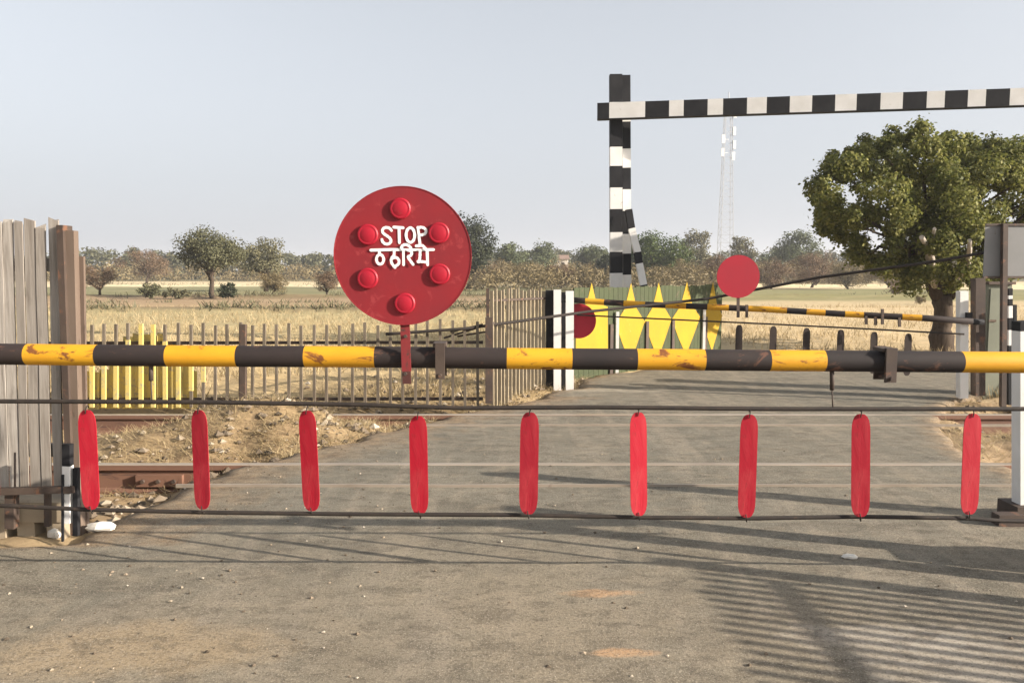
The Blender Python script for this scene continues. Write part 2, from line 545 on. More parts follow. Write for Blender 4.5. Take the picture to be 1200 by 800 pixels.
# ------------------------------------------------------------------ the setting: ground, road
lpix = [(40, 641), (95, 630), (150, 604), (205, 574), (262, 549), (330, 532), (400, 517), (470, 499), (520, 486), (580, 475), (640, 462), (680, 448), (692, 440)]
lw = [G(u, v) for u, v in lpix]
LY = [-8.0, 4.05] + [p.y for p in lw] + [13.0, 13.5, 13.9, 14.3]
LX = [-6.5, -6.2] + [p.x for p in lw] + [2.9, 4.6, 7.6, 14.0]
rpix = [(1192, 546), (1150, 536), (1127, 516), (1106, 497), (1113, 480), (1124, 468)]
rw = [G(u, v) for u, v in rpix]
RY = [-8.0, 5.6] + [p.y for p in rw] + [10.6, 11.4, 11.9]
RX = [3.7, 3.75] + [p.x for p in rw] + [7.4, 10.5, 14.0]


def roadL(y):
    return float(np.interp(y, LY, LX))


def roadR(y):
    return float(np.interp(y, RY, RX))


def sstep(a, b, t):
    t = max(0.0, min(1.0, (t - a) / (b - a)))
    return t * t * (3 - 2 * t)


def nz(x, y, s, seed=0):
    return mnoise.noise(Vector((x * s + seed, y * s - seed, seed * 0.37)))


def ground_z(x, y):
    out = max(roadL(y) - x, x - roadR(y)) if -8 < y < 14.3 else 1.0
    z = -0.05
    if out > 0 and y < 30:
        k = sstep(0.02, 0.35, out)
        pit = sstep(4.9, 5.5, y) * (1 - sstep(8.9, 9.6, y))
        z = -0.05 + k * (-0.16 * pit)
        # ballast and dirt heaped between the rails
        heap = math.exp(-((y - 7.25) / 0.62) ** 2)
        z += k * heap * (0.17 + 0.09 * nz(x, y, 1.1, 3))
        z += k * 0.36 * math.exp(-((x + 2.45) / 0.75) ** 2 - ((y - 7.75) / 0.55) ** 2) * (1 + 0.3 * nz(x, y, 2.5, 14))
        z += k * pit * 0.05 * nz(x, y, 3.5, 21)
        z += k * 0.04 * nz(x, y, 2.1, 9) + k * 0.035 * nz(x, y, 5.0, 4) + 0.02 * nz(x, y, 11.0, 14)
        z += k * 0.04 * (1 - pit)
    if y > 14:
        f = sstep(14, 22, y)
        z += f * 0.06 * nz(x, y, 0.25, 2)
        # field bunds
        for yb, hb in ((31.0, 0.22), (47.0, 0.25), (84.0, 0.3)):
            yc = yb + 2.0 * nz(x, 0, 0.05, yb)
            z += f * hb * math.exp(-((y - yc) / 0.6) ** 2) * (0.8 + 0.4 * nz(x, y, 0.4, 8))
    return z


xs = sorted(set([-1500, -700, -350, -200, -140, -100, -80] + list(np.arange(-64, -8, 2.0)) + list(np.arange(-8, 9.01, 0.11)) + list(np.arange(10, 66, 2.0)) + [80, 100, 140, 200, 350, 700, 1500]))
ys = sorted(set([-1500, -300, -60, -20, -9, -4, 0, 2.0, 3.0] + list(np.arange(3.9, 15.0, 0.10)) + list(np.arange(15, 40, 0.6)) + list(np.arange(40, 52, 0.7)) + list(np.arange(53, 82, 4.0)) + list(np.arange(82, 88, 0.8)) + list(np.arange(90, 200, 10)) + [260, 400, 700, 1500, 3500]))
gm = MB()
nx = len(xs)
gm.v = [(x, y, ground_z(x, y)) for y in ys for x in xs]
for j in range(len(ys) - 1):
    for i in range(nx - 1):
        gm.f.append([j * nx + i, j * nx + i + 1, (j + 1) * nx + i + 1, (j + 1) * nx + i])
gm.m = [0] * len(gm.f)
gm.s = [True] * len(gm.f)
tag(gm.build('ground', 'ground'), kind='structure')

rm = MB()
NC = 70
edge_w = []
rys = list(np.arange(-8, 2.5, 0.5)) + list(np.arange(2.5, 14.31, 0.055))
for y in rys:
    a = roadL(y) + 0.20 * nz(y, 1, 2.6, 5) + 0.10 * nz(y, 2, 8.0, 6) + 0.06 * nz(y, 2, 19.0, 16)
    b = roadR(y) + 0.08 * nz(y, 3, 2.3, 7) + 0.035 * nz(y, 4, 9.0, 8)
    for i in range(NC + 1):
        t = i / NC
        x = a + (b - a) * t
        e = min(x - a, b - x)
        z = 0.0 - 0.09 * (1 - sstep(0.0, 0.10, e)) + 0.006 * nz(x, y, 0.8, 12) + 0.003 * nz(x, y, 3, 13)
        rm.v.append((x, y, z))
        edge_w.append(min(1.0, min((x - a) * (0.42 if 4.0 < y < 9.5 else 1.0), b - x)))
for j in range(len(rys) - 1):
    for i in range(NC):
        q = j * (NC + 1) + i
        rm.f.append([q, q + 1, q + NC + 2, q + NC + 1])
rm.m = [0] * len(rm.f)
rm.s = [True] * len(rm.f)
road = tag(rm.build('road', 'road'), kind='structure')
road.data.attributes.new('edge', 'FLOAT', 'POINT').data.foreach_set('value', edge_w)

# loose stones and grit on the road
def stones(n, fn, rng, smin, smax, wide=False):
    m = MB()
    base = [(1, 0, 0), (-1, 0, 0), (0, 1, 0), (0, -1, 0), (0, 0, 1), (0, 0, -1)]
    fc = [(0, 2, 4), (2, 1, 4), (1, 3, 4), (3, 0, 4), (2, 0, 5), (1, 2, 5), (3, 1, 5), (0, 3, 5)]
    for _ in range(n):
        x, y, z = fn()
        s = smin + (smax - smin) * rng.random() ** 3.5
        rot = Matrix.Rotation(rng.random() * 6.3, 3, 'Z')
        vs = []
        for p in base:
            q = rot @ (Vector(p) * s * rng.uniform(0.6, 1.2))
            vs.append((x + q.x, y + q.y, z + q.z * 0.6 + s * 0.25))
        m.add(vs, fc, 0)
    return m


rg = random.Random(3)


def on_road():
    while True:
        y = 1.9 + 5.0 * rg.random() ** 1.4
        x = rg.uniform(-4.2, 3.2)
        if rg.random() < 0.55:
            x = rg.uniform(-3.2, -0.6)
        if roadL(y) < x < roadR(y):
            return x, y, 0.0


def on_bank():
    while True:
        y = rg.uniform(4.7, 11.6)
        x = roadL(y) - abs(rg.gauss(0, 1.3)) if rg.random() < 0.8 else rg.uniform(3.6, 6.4)
        if x < roadL(y) - 0.02 or x > roadR(y) + 0.02:
            return x, y, ground_z(x, y)


tag(stones(1500, on_road, rg, 0.002, 0.014).build('road_gravel', 'gravel'), 'loose pale grit and small stones scattered over the dusty road', 'gravel', kind='stuff')
tag(stones(3200, on_bank, rg, 0.008, 0.065).build('track_gravel', 'gravel'), 'dusty broken ballast and rubble lying beside the rails', 'gravel', kind='stuff')


# dry grass
def blades(n, fn, hmin, hmax, wid, seed, lean=0.5):
    rng = np.random.default_rng(seed)
    pts = np.array([fn() for _ in range(n)])
    h = rng.uniform(hmin, hmax, n)[:, None]
    ang = rng.uniform(0, 2 * np.pi, n)
    a = np.stack([np.cos(ang), np.sin(ang), np.zeros(n)], 1)
    tip = pts + np.concatenate([rng.normal(0, lean, (n, 2)) * h, h], 1)
    ww = wid * rng.uniform(0.6, 1.4, n)[:, None]
    return np.stack([pts - a * ww, pts + a * ww, tip + a * ww * 0.25, tip - a * ww * 0.25], 1)


def grass_bank():
    while True:
        y = rg.uniform(5.9, 11.4)
        x = roadL(y) - abs(rg.gauss(0, 1.6)) if rg.random() < 0.7 else rg.uniform(3.9, 6.6)
        o = max(roadL(y) - x, x - roadR(y))
        if o > -0.04 and mnoise.noise(Vector((x * 1.6, y * 1.6, 4.4))) + 0.9 * rg.random() > 0.05:
            if 6.05 < y < 6.5 or 8.2 < y < 8.55:
                continue
            return x, y, ground_z(x, y) - 0.01


def grass_field():
    while True:
        y = 9.5 + 26 * rg.random() ** 1.5
        x = rg.uniform(-0.72, 0.72) * y
        if y < 14.3 and roadL(y) - 0.1 < x < roadR(y) + 0.1:
            continue
        if mnoise.noise(Vector((x * 0.5, y * 0.5, 1.4))) + 0.6 * rg.random() < 0.1:
            continue
        return x, y, ground_z(x, y) - 0.01


gq = np.concatenate([blades(24000, grass_bank, 0.02, 0.10, 0.0028, 1, 1.3), blades(30000, grass_field, 0.05, 0.20, 0.008, 2, 0.5)])
tag(quads_mesh('dry_grass', gq, 'straw'), 'dry straw coloured grass on the track banks and the field', 'grass', kind='stuff')


# ------------------------------------------------------------------ railway rails
def rail_profile(top, foot):
    h = top - foot
    hd = min(0.045, h * 0.3)
    return [(-0.07, foot), (0.07, foot), (0.07, foot + 0.016), (0.012, foot + 0.035), (0.010, top - hd - 0.012), (0.036, top - hd), (0.036, top - 0.006), (0.026, top),
            (-0.026, top), (-0.036, top - 0.006), (-0.036, top - hd), (-0.010, top - hd - 0.012), (-0.012, foot + 0.035), (-0.07, foot + 0.016)]


def rail(y, top, foot, x0, x1, label):
    m = MB()
    pr = rail_profile(top, foot)
    n = len(pr)
    xs_ = list(np.arange(x0, x1 + 0.01, (x1 - x0) / 60))
    for i, x in enumerate(xs_):
        for a, b in pr:
            m.v.append((x, y + a, b))
    for i in range(len(xs_) - 1):
        for j in range(n):
            m.f.append([i * n + j, (i + 1) * n + j, (i + 1) * n + (j + 1) % n, i * n + (j + 1) % n])
            m.m.append(1 if j in (6, 7, 8) else 0)
            m.s.append(False)
    r_ = empty('railway_rail', (0, y, foot), label, 'rail', 'rails of the railway track')
    m.build('rail_body', ['rail', 'railtop'], r_)
    return r_


YB, YD = G(600, 544).y, G(600, 486).y
YA, YC = G(600, 570).y, G(600, 499).y
rb = rail(YB, 0.007, -0.215, -14, 16, 'nearer brown rail of the track, standing clear of the dirt beside the road')
rd = rail(YD, 0.007, -0.20, -14, 16, 'farther rust brown rail of the track, half buried in dirt near the picket fence')
# joint plate and clip on the near rail
m = MB()
m.box((-2.92, YB - 0.052, -0.165), (-2.56, YB - 0.0125, -0.075))
m.build('joint_plate', 'rail', rb)
for xx in (-2.86, -2.74, -2.62):
    m = MB()
    m.tube([(xx, YB - 0.075, -0.12), (xx, YB - 0.05, -0.12)], 0.016, 6)
    m.build('bolt', 'iron', rb)


def edge_strip(y, x0, x1, label):
    m = MB()
    st = list(np.linspace(x0, x1, 90))
    pts = [(x, y + 0.012 * nz(x, y, 0.5, 3), 0.006 + 0.003 * nz(x, 0, 1.2, 5)) for x in st]
    for i in range(len(pts) - 1):
        m.bar(pts[i], pts[i + 1], 0.016, 0.024, (0, 0, 1))
    tag(m.build('edging_bar', 'railtop', loc=(0, y, 0)), label, 'edging bar', 'steel bars edging the crossing panels')


edge_strip(YA, -2.35, 3.72, 'thin steel edging bar across the road, nearest to the red strips')
edge_strip(YC, -0.9, 4.9, 'thin steel edging bar across the road between the two rails')

# ------------------------------------------------------------------ near barrier
YG = 3.7


def PG(u, v, dy=0.0):
    return P(u, v, YG + dy)


def boom_v(u):
    return 415.0 + 9.5 * u / 1200


boom = empty('boom_barrier', (PG(600, boom_v(600)).x, YG, 0), 'yellow and black striped steel boom closed across the road in front', 'barrier')
edges = [(-700, 0), (-620, 1), (-540, 0), (-460, 1), (-380, 0), (-300, 1), (-215, 0), (-130, 1), (-48, 0), (33, 1), (115, 0), (197, 1), (279, 0), (358, 1), (440, 0), (594, 1), (670, 0), (746, 1), (825, 0), (901, 1), (965, 0), (1125, 1), (1205, 0), (1285, 1), (1365, 0), (1480, 0)]
pts, mis = [], []
for i in range(len(edges) - 1):
    u0, u1 = edges[i][0], edges[i + 1][0]
    for q in range(3):
        uu = u0 + (u1 - u0) * q / 3
        p = PG(uu, boom_v(uu))
        pts.append((p.x, p.y, p.z + 0.003 * nz(p.x, 0, 1.1, 2)))
        mis.append(edges[i][1])
pts.append(tuple(PG(1480, boom_v(1480))))
m = MB()
m.tube(pts, 0.0500, 24, mis=mis)
m.build('boom_pole', ['black', 'yellow'], boom)
for u, lo, hi in ((517, 402, 442), (1037, 408, 446)):
    a, b = PG(u - 5.5, lo), PG(u + 5.5, hi)
    m = MB()
    m.box((a.x, YG - 0.066, b.z), (b.x, YG - 0.050, a.z + 0.006))
    m.box((a.x, YG + 0.050, b.z), (b.x, YG + 0.062, a.z + 0.006))
    m.box((a.x - 0.012, YG - 0.050, a.z - 0.012), (b.x + 0.004, YG + 0.050, a.z + 0.004))
    m.tube([((a.x + b.x) / 2, YG - 0.08, b.z + 0.018), ((a.x + b.x) / 2, YG + 0.075, b.z + 0.018)], 0.009, 6)
    m.build('clamp', 'iron', boom)
for u, v0, v1, v2 in ((177, 428, 446, 471), (975, 435, 457, 477)):
    m = MB()
    m.tube([PG(u, v0 - 4), PG(u, v1)], 0.011, 8)
    m.tube([PG(u, v1), PG(u + 1, v2)], 0.0035, 6)
    m.build('hanger', 'iron', boom)
# right pivot and its balance weight, just past the frame
for q in (-0.16, 0.16):
    m = MB()
    m.box((3.22, YG + q - 0.05, -0.05), (3.36, YG + q + 0.05, 1.22))
    m.build('pivot_post', 'white', boom)
m = MB()
m.box((3.38, YG - 0.105, 0.02), (3.95, YG + 0.105, 0.50))
m.build('base_box', 'steelgrey', boom)


def wire_pts(pix, Y, n=8, sag=0):
    P3 = [P(u, v, Y) if not isinstance(Y, (list, tuple)) else P(u, v, Y[i]) for i, (u, v) in enumerate(pix)]
    out = []
    for i in range(len(P3) - 1):
        for q in range(n):
            t = q / n
            p = P3[i].lerp(P3[i + 1], t)
            out.append(p + Vector((0, 0, -sag * 4 * t * (1 - t))))
    out.append(P3[-1])
    return out


def wire(name, pix, Y, r, label, cat, mat='cable', group=None, sag=0):
    m = MB()
    pp = wire_pts(pix, Y, 8, sag)
    m.tube(pp, r, 8)
    return tag(m.build(name, mat, loc=tuple(pp[0])), label, cat, group)


wire('steel_cable', [(-400, 466), (0, 470), (240, 471), (420, 474), (540, 478), (700, 477), (900, 479), (1200, 479), (1400, 480)], YG, 0.0105,
     'dark steel cable under the near boom that the red strips hang from', 'cable', group='cables of the near barrier')
wire('steel_cable', [(-400, 584), (0, 592), (110, 597), (240, 600), (400, 602), (600, 603), (760, 606), (880, 607), (1010, 605), (1140, 607), (1172, 610), (1400, 613)], YG + 0.01, 0.0105,
     'dark steel cable close to the road that ties the lower ends of red strips', 'cable', group='cables of the near barrier')


def strip_mesh(h, w_, mat, t=0.004):
    m = MB()
    out = []
    half = [(0.5, -1.05), (0.485, -0.66), (0.43, -0.36), (0.33, -0.15), (0.20, -0.03), (0.0, 0.0)]
    top = [(a * w_, h / 2 + b * w_) for a, b in half] + [(-a * w_, h / 2 + b * w_) for a, b in half[-2::-1]]
    out = top + [(-a, -b) for a, b in top]
    m.plate(out, t, (Vector((0, 0, 0)), Vector((1, 0, 0)), Vector((0, 0, 1)), Vector((0, -1, 0))))
    return m, out


strips = [(-9, 479, 592, -1.5), (105, 480, 596, -2.8), (236, 480, 596, -2.2), (363, 480, 599, -0.8), (491, 486, 603, 0), (620, 483, 601, 0.4), (748, 483, 603, 0), (876, 485, 606, 0.3), (1008, 485, 604, 0.3), (1137, 484, 602, 1.2)]
slabel = ['red hanging strip farthest left, cut off where the tall board fence begins',
          'red hanging strip directly beside the leaning brown fence post',
          'red hanging strip in front of the rail joint, left of the dirt bank',
          'red hanging strip over the curved left edge of the road',
          'red hanging strip directly under the post of the stop disc',
          'red hanging strip just left of the far white posts, under a yellow band',
          'red hanging strip in the middle of the road below the diamond fence',
          'red hanging strip below the back of the small far red disc',
          'red hanging strip just left of the right boom clamp',
          'red hanging strip nearest the white post and dry grass on the right']
for (u, v0, v1, tl), lb in zip(strips, slabel):
    a, b = PG(u, v0), PG(u, v1)
    h = a.z - b.z
    c = (a + b) / 2
    root = empty('hanging_strip', (c.x, YG - 0.004, c.z), lb, 'hanging strip', 'red strips hung below the near barrier')
    m, _ = strip_mesh(h, 0.084 * random.uniform(0.95, 1.05), 'red')
    m.v = [(x + c.x, y + YG - 0.004, z + c.z) for x, y, z in m.v]
    plate = m.build('strip_plate', 'red', root)
    for sg in (1, -1):
        m = MB()
        zc = c.z + sg * (h / 2 - 0.002)
        m.tube([(c.x - 0.004, YG - 0.012, zc - sg * 0.016), (c.x, YG - 0.013, zc + sg * 0.004), (c.x + 0.003, YG - 0.004, zc + sg * 0.022), (c.x + 0.002, YG + 0.012, zc + sg * 0.012)], 0.0028, 6)
        m.build('wire_tie', 'cable', root)
    root.rotation_euler = (R(random.uniform(-4, 4)), R(random.uniform(-0.8, 0.8)), R(random.uniform(-12, 12)))

# ------------------------------------------------------------------ stop disc
YS = YG - 0.075
sc_ = YS / FPX
dc = P(472, 300, YS)
sign = empty('stop_sign', (dc.x, YS, P(472, 450, YS).z), 'round dark red stop disc with six reflectors and white lettering on near boom', 'sign')
ex, ey, nn = Vector((1, 0, 0)), Vector((0, 0, 1)), Vector((0, -1, 0))
FR = (dc, ex, ey, nn)
rad = 80.5 * sc_
m = MB()
nseg = 72
out = [(rad * math.cos(2 * math.pi * i / nseg), rad * math.sin(2 * math.pi * i / nseg)) for i in range(nseg)]
m.plate(out, 0.003, FR)
for i in range(nseg):   # folded rim
    a, b = out[i], out[(i + 1) % nseg]
    q = []
    for s_, d_ in ((1, 0.003), (1, 0.005), (0.988, 0.005), (0.986, 0.003)):
        for p in (a, b):
            q.append(dc + ex * p[0] * s_ + ey * p[1] * s_ + nn * d_)
    m.add(q, [(0, 1, 3, 2), (2, 3, 5, 4), (4, 5, 7, 6)])
disc_plate = m.build('disc', 'discred', sign)
for u, v in ((470, 245.5), (432, 275.5), (514.5, 273.5), (431, 326), (515, 321), (474, 355)):
    c = dc + ex * (u - 472) * sc_ + ey * (300 - v) * sc_ + nn * 0.0035
    m = MB()
    r0 = 12.2 * sc_
    prof = [(r0, 0), (r0, 0.010), (r0 * 0.90, 0.0135), (r0 * 0.78, 0.0105), (r0 * 0.70, 0.0120), (r0 * 0.4, 0.0150), (0.004, 0.0160)]
    n = 28
    for r_, d_ in prof:
        for j in range(n):
            a = 2 * math.pi * j / n
            m.v.append(tuple(c + ex * r_ * math.cos(a) + ey * r_ * math.sin(a) + nn * d_))
    for i in range(len(prof) - 1):
        for j in range(n):
            m.f.append([i * n + j, i * n + (j + 1) % n, (i + 1) * n + (j + 1) % n, (i + 1) * n + j])
            m.m.append(0)
            m.s.append(i > 1)
    m.f.append([(len(prof) - 1) * n + j for j in range(n)])
    m.m.append(0)
    m.s.append(True)
    m.build('reflector', 'reflector', disc_plate)


def stroke(m, pts, wdt, lift):
    """hand painted brush stroke in crop pixels of the disc's drawing"""
    q = [((430 + x / 13.33 - 472) * sc_, (300 - (258 + y / 13.33)) * sc_) for x, y in pts]
    w2 = wdt / 13.33 * sc_ / 2
    k = len(q)
    L, Rr = [], []
    for i in range(k):
        a, b = q[max(i - 1, 0)], q[min(i + 1, k - 1)]
        dx, dy = b[0] - a[0], b[1] - a[1]
        d = math.hypot(dx, dy) or 1
        nx_, ny_ = -dy / d, dx / d
        f = 1 + 0.10 * math.sin(i * 1.9 + pts[0][0])
        L.append((q[i][0] + nx_ * w2 * f, q[i][1] + ny_ * w2 * f))
        Rr.append((q[i][0] - nx_ * w2 * f, q[i][1] - ny_ * w2 * f))
    v = [dc + ex * a + ey * b + nn * (lift + (j % k) * 0.000012) for j, (a, b) in enumerate(L + Rr)]
    m.add(v, [(i, k + i, k + i + 1, i + 1) for i in range(k - 1)])
    # rounded ends
    for i0, i1 in ((0, 1), (k - 1, k - 2)):
        c = q[i0]
        n = 10
        vs = [dc + ex * (c[0] + w2 * math.cos(2 * math.pi * j / n)) + ey * (c[1] + w2 * math.sin(2 * math.pi * j / n)) + nn * (lift + 0.0002 + i0 * 0.000014) for j in range(n)]
        m.add(vs, [list(range(n))])


def arc(cx, cy, rx, ry, a0, a1, n=14):
    return [(cx + rx * math.cos(R(a0 + (a1 - a0) * i / n)), cy + ry * math.sin(R(a0 + (a1 - a0) * i / n))) for i in range(n + 1)]


lift = [0.0040]


def nl():
    lift[0] += 0.00055
    return lift[0]


def smooth(pts, n=5):
    out = []
    for i in range(len(pts) - 1):
        p0, p1, p2, p3 = pts[max(i - 1, 0)], pts[i], pts[i + 1], pts[min(i + 2, len(pts) - 1)]
        for j in range(n):
            t = j / n
            out.append(tuple(0.5 * (2 * p1[d] + (p2[d] - p0[d]) * t + (2 * p0[d] - 5 * p1[d] + 4 * p2[d] - p3[d]) * t * t + (3 * p1[d] - p0[d] - 3 * p2[d] + p3[d]) * t ** 3) for d in (0, 1)))
    out.append(pts[-1])
    return out


for nm, group in (('lettering', [
    smooth([(392, 168), (360, 132), (300, 122), (255, 152), (262, 205), (315, 246), (368, 288), (382, 335), (350, 370), (295, 374), (252, 338), (243, 306)]),   # S
    [(428, 116), (574, 127)], [(510, 125), (513, 355)],                                                                      # T
    arc(685, 238, 66, 112, -95, 258, 26),                                                                                   # O
    [(803, 120), (832, 380)], smooth([(800, 126), (870, 120), (924, 158), (914, 214), (862, 236), (822, 234)]),              # P
]), ('lettering', [
    [(70, 470), (400, 461), (700, 465), (1042, 462)],                                                                        # head line
    [(196, 466), (206, 530)], arc(212, 612, 56, 74, -90, 264, 20),                                                           # tha
    smooth([(432, 466), (428, 545), (388, 600), (392, 668), (442, 738)]), smooth([(396, 598), (458, 582), (502, 622), (496, 684), (446, 716)]),   # ha
    [(576, 466), (576, 694)], smooth([(576, 468), (546, 432), (570, 396), (622, 386), (672, 412), (704, 462)]),              # short i
    smooth([(640, 466), (700, 492), (694, 548), (648, 574), (688, 640), (724, 690)]),                                        # ra
    smooth([(836, 470), (832, 560), (822, 622), (798, 650), (850, 646), (944, 656)]), [(944, 466), (950, 696)],              # ya
    smooth([(776, 406), (866, 400), (902, 428), (936, 466)]),                                                                # e
])):
    m = MB()
    for s in group:
        stroke(m, s, 43, nl())
    m.build(nm, 'letter', disc_plate)
# flat bar post that carries the disc, bolted to the boom
m = MB()
a, b = P(471.5, 300, YS), P(476.5, 450, YS)
q = a.lerp(b, 0.90)
m.bar((q.x, YS + 0.012, q.z), (a.x, YS + 0.012, a.z), 11 * sc_, 0.008, (0, 1, 0), 0)
m.bar((b.x, YS + 0.012, b.z), (q.x, YS + 0.012, q.z), 10 * sc_, 0.008, (0, 1, 0), 1)
m.build('sign_post', ['postred', 'postdark'], sign)
for v in (394, 438):
    p = P(475, v, YS)
    m = MB()
    m.tube([(p.x, YS - 0.004, p.z), (p.x, YS + 0.135, p.z)], 0.008, 8)
    m.build('bolt', 'iron', sign)

# ------------------------------------------------------------------ tall board fence at left
YF = 4.55
fence = empty('board_fence', (G(40, 625).x, YF, -0.05), 'tall weathered grey board fence with dark gaps standing left of the road', 'fence')
m = MB()
rr = random.Random(5)
x = P(73, 560, YF).x
lean0 = P(67, 262, YF).x - x
xr = x
i = 0
while x > -6.2:
    wb = rr.uniform(0.047, 0.060)
    top = 1.79 - 0.004 * i + rr.uniform(-0.008, 0.010) + (-0.02 if i == 1 else 0)
    dx = lean0 + rr.uniform(-0.006, 0.006)
    dy = rr.uniform(-0.0025, 0.0025)
    x0, x1 = x - wb, x
    zb = 0.22 + rr.uniform(-0.04, 0.04)
    k_ = 5
    q = []
    for j in range(k_):
        t = j / (k_ - 1)
        z = zb + (top - zb) * t
        jx = rr.uniform(-0.003, 0.003)
        for (xx, yy) in ((x0, 0), (x1, 0), (x1, 0.012), (x0, 0.012)):
            q.append((xx + dx * t + jx, YF + yy + dy, z + (rr.uniform(-0.015, 0.015) if j == k_ - 1 else 0)))
    fc = [(3, 2, 1, 0), tuple(4 * (k_ - 1) + a for a in (0, 1, 2, 3))]
    for j in range(k_ - 1):
        for a in range(4):
            fc.append((4 * j + a, 4 * j + (a + 1) % 4, 4 * j + 4 + (a + 1) % 4, 4 * j + 4 + a))
    m.add(q, fc)
    x -= wb + rr.uniform(0.006, 0.017)
    i += 1
m.build('boards', 'plank', fence)
for z in (1.50, 0.98, 0.42):
    m = MB()
    m.box((-6.2, YF + 0.03, z), (xr + 0.06, YF + 0.075, z + 0.075))
    m.build('rail', 'plank', fence)
# leaning end post (an old rail section)
a, b = P(72, 264, YF), P(86, 626, YF)
m = MB()
m.bar((b.x, YF + 0.02, b.z - 0.1), (a.x + 0.005, YF + 0.02, a.z), 0.036, 0.10, (0, 1, 0))
m.build('end_post', 'iron', fence)
a, b = P(79, 268, YF), P(90, 622, YF)
m = MB()
m.bar((b.x, YF + 0.02, b.z - 0.1), (a.x + 0.012, YF + 0.02, a.z - 0.01), 0.05, 0.05, (0, 1, 0))
m.bar((b.x - 0.005, YF + 0.055, b.z - 0.1), (P(84, 300, YF).x, YF + 0.055, P(84, 300, YF).z), 0.085, 0.02, (0, 1, 0))
m.build('end_post', 'brownpost', fence)

# concrete plinth with drain holes below the fence
m = MB()
zt, zb = P(40, 586, YF - 0.05).z, -0.08
xa, xb = -6.2, P(73, 600, YF - 0.1).x
m.box((xa, YF - 0.10, 0.07), (xb, YF + 0.09, zt))
xx = xb
while xx > xa:
    m.box((xx - 0.10, YF - 0.09, zb), (xx, YF + 0.08, 0.07))
    xx -= 0.17
tag(m.build('concrete_plinth', 'concrete', loc=(xb, YF, zb)), 'tan concrete plinth with dark drain holes under the tall board fence', 'plinth')

# low black and white stand in front of that fence
st = empty('barrier_stand', (P(80, 622, 4.38).x, 4.38, 0), 'low black metal stand with one white banded post by the tall board fence', 'barrier stand', 'stands of the near barrier')
YT = 4.38


def post(parent, name, u, hw, v0, v1, Y, mats, bands=None, depth=None, lean=0):
    a, b = P(u + lean, v0, Y), P(u, v1, Y)
    wdt = 2 * hw * Y / FPX
    d = depth or wdt
    mm = MB()
    if not bands:
        mm.bar(b, a, wdt, d, (0, 1, 0))
    else:
        for (c0, c1, mi) in bands:
            t0, t1 = (c0 - v0) / (v1 - v0), (c1 - v0) / (v1 - v0)
            mm.bar(a.lerp(b, t1), a.lerp(b, t0), wdt, d, (0, 1, 0), mi)
    return mm.build(name, mats, parent)


post(st, 'post', 79.5, 4.5, 520, 612, YT, ['white', 'blackclean'], [(520, 545, 1), (545, 569, 0), (569, 577, 1), (577, 612, 0)])
post(st, 'post', 89.5, 3.0, 548, 627, YT, 'blackclean')
post(st, 'post', 73.5, 1.2, 556, 634, YT - 0.03, 'blackclean')
post(st, 'post', 14, 5.5, 577, 618, YT + 0.02, 'iron')
post(st, 'post', 56, 3.0, 577, 616, YT + 0.02, 'iron')
m = MB()
a, b = P(-60, 577, YT - 0.02), P(87, 573, YT - 0.02)
m.bar(a, b, 0.038, 0.03, (0, 1, 0))
m.build('crossbar', 'iron', st)
m = MB()
m.tube([P(17.5, 530, YT), P(17.5, 590, YT)], 0.006, 6)
m.build('rod', 'iron', st)

# white stone by the post
rs = random.Random(8)


def rock(name, c, sx, sy, sz, seed, mat, label, cat, group=None):
    m = MB()
    nu, nv = 12, 7
    for j in range(nv):
        ph = math.pi * j / (nv - 1) - math.pi / 2
        for i in range(nu):
            th = 2 * math.pi * i / nu
            d = Vector((math.cos(ph) * math.cos(th), math.cos(ph) * math.sin(th), math.sin(ph)))
            r_ = 1 + 0.28 * mnoise.noise(d * 1.6 + Vector((seed, 0, 0)))
            m.v.append((c[0] + d.x * sx * r_, c[1] + d.y * sy * r_, c[2] + d.z * sz * r_))
    for j in range(nv - 1):
        for i in range(nu):
            m.f.append([j * nu + i, j * nu + (i + 1) % nu, (j + 1) * nu + (i + 1) % nu, (j + 1) * nu + i])
            m.m.append(0)
            m.s.append(False)
    tag(m.build(name, mat, loc=c), label, cat, group)


g = G(112, 624)
rock('stone', (g.x, g.y + 0.05, 0.02), 0.085, 0.055, 0.026, 1.0, 'stone', 'flat whitewashed stone at the foot of the black post on the left', 'stone')
g = G(996, 653)
rock('stone', (g.x, g.y, 0.006), 0.042, 0.03, 0.012, 5.0, 'stone', 'small flat white stone lying alone on the road among the shadows', 'stone')
g = G(64, 625)
rock('stone', (g.x, g.y, 0.0), 0.04, 0.03, 0.03, 7.0, 'stone', 'small pale stone against the concrete plinth', 'stone')

# ------------------------------------------------------------------ low picket fence beyond the track
YK = 8.9
pf = empty('picket_fence', (P(330, 475, YK).x, YK, -0.05), 'low fence of thin dark pickets beyond the track with a faded yellow diamond', 'fence', 'fences beyond the track')


def diamond(u, v):
    d1 = abs(u - 172) / 74 + abs(v - 438) / 60 < 1
    d3 = u < 215 and v > 432
    return 1 if (d1 or d3) else 0


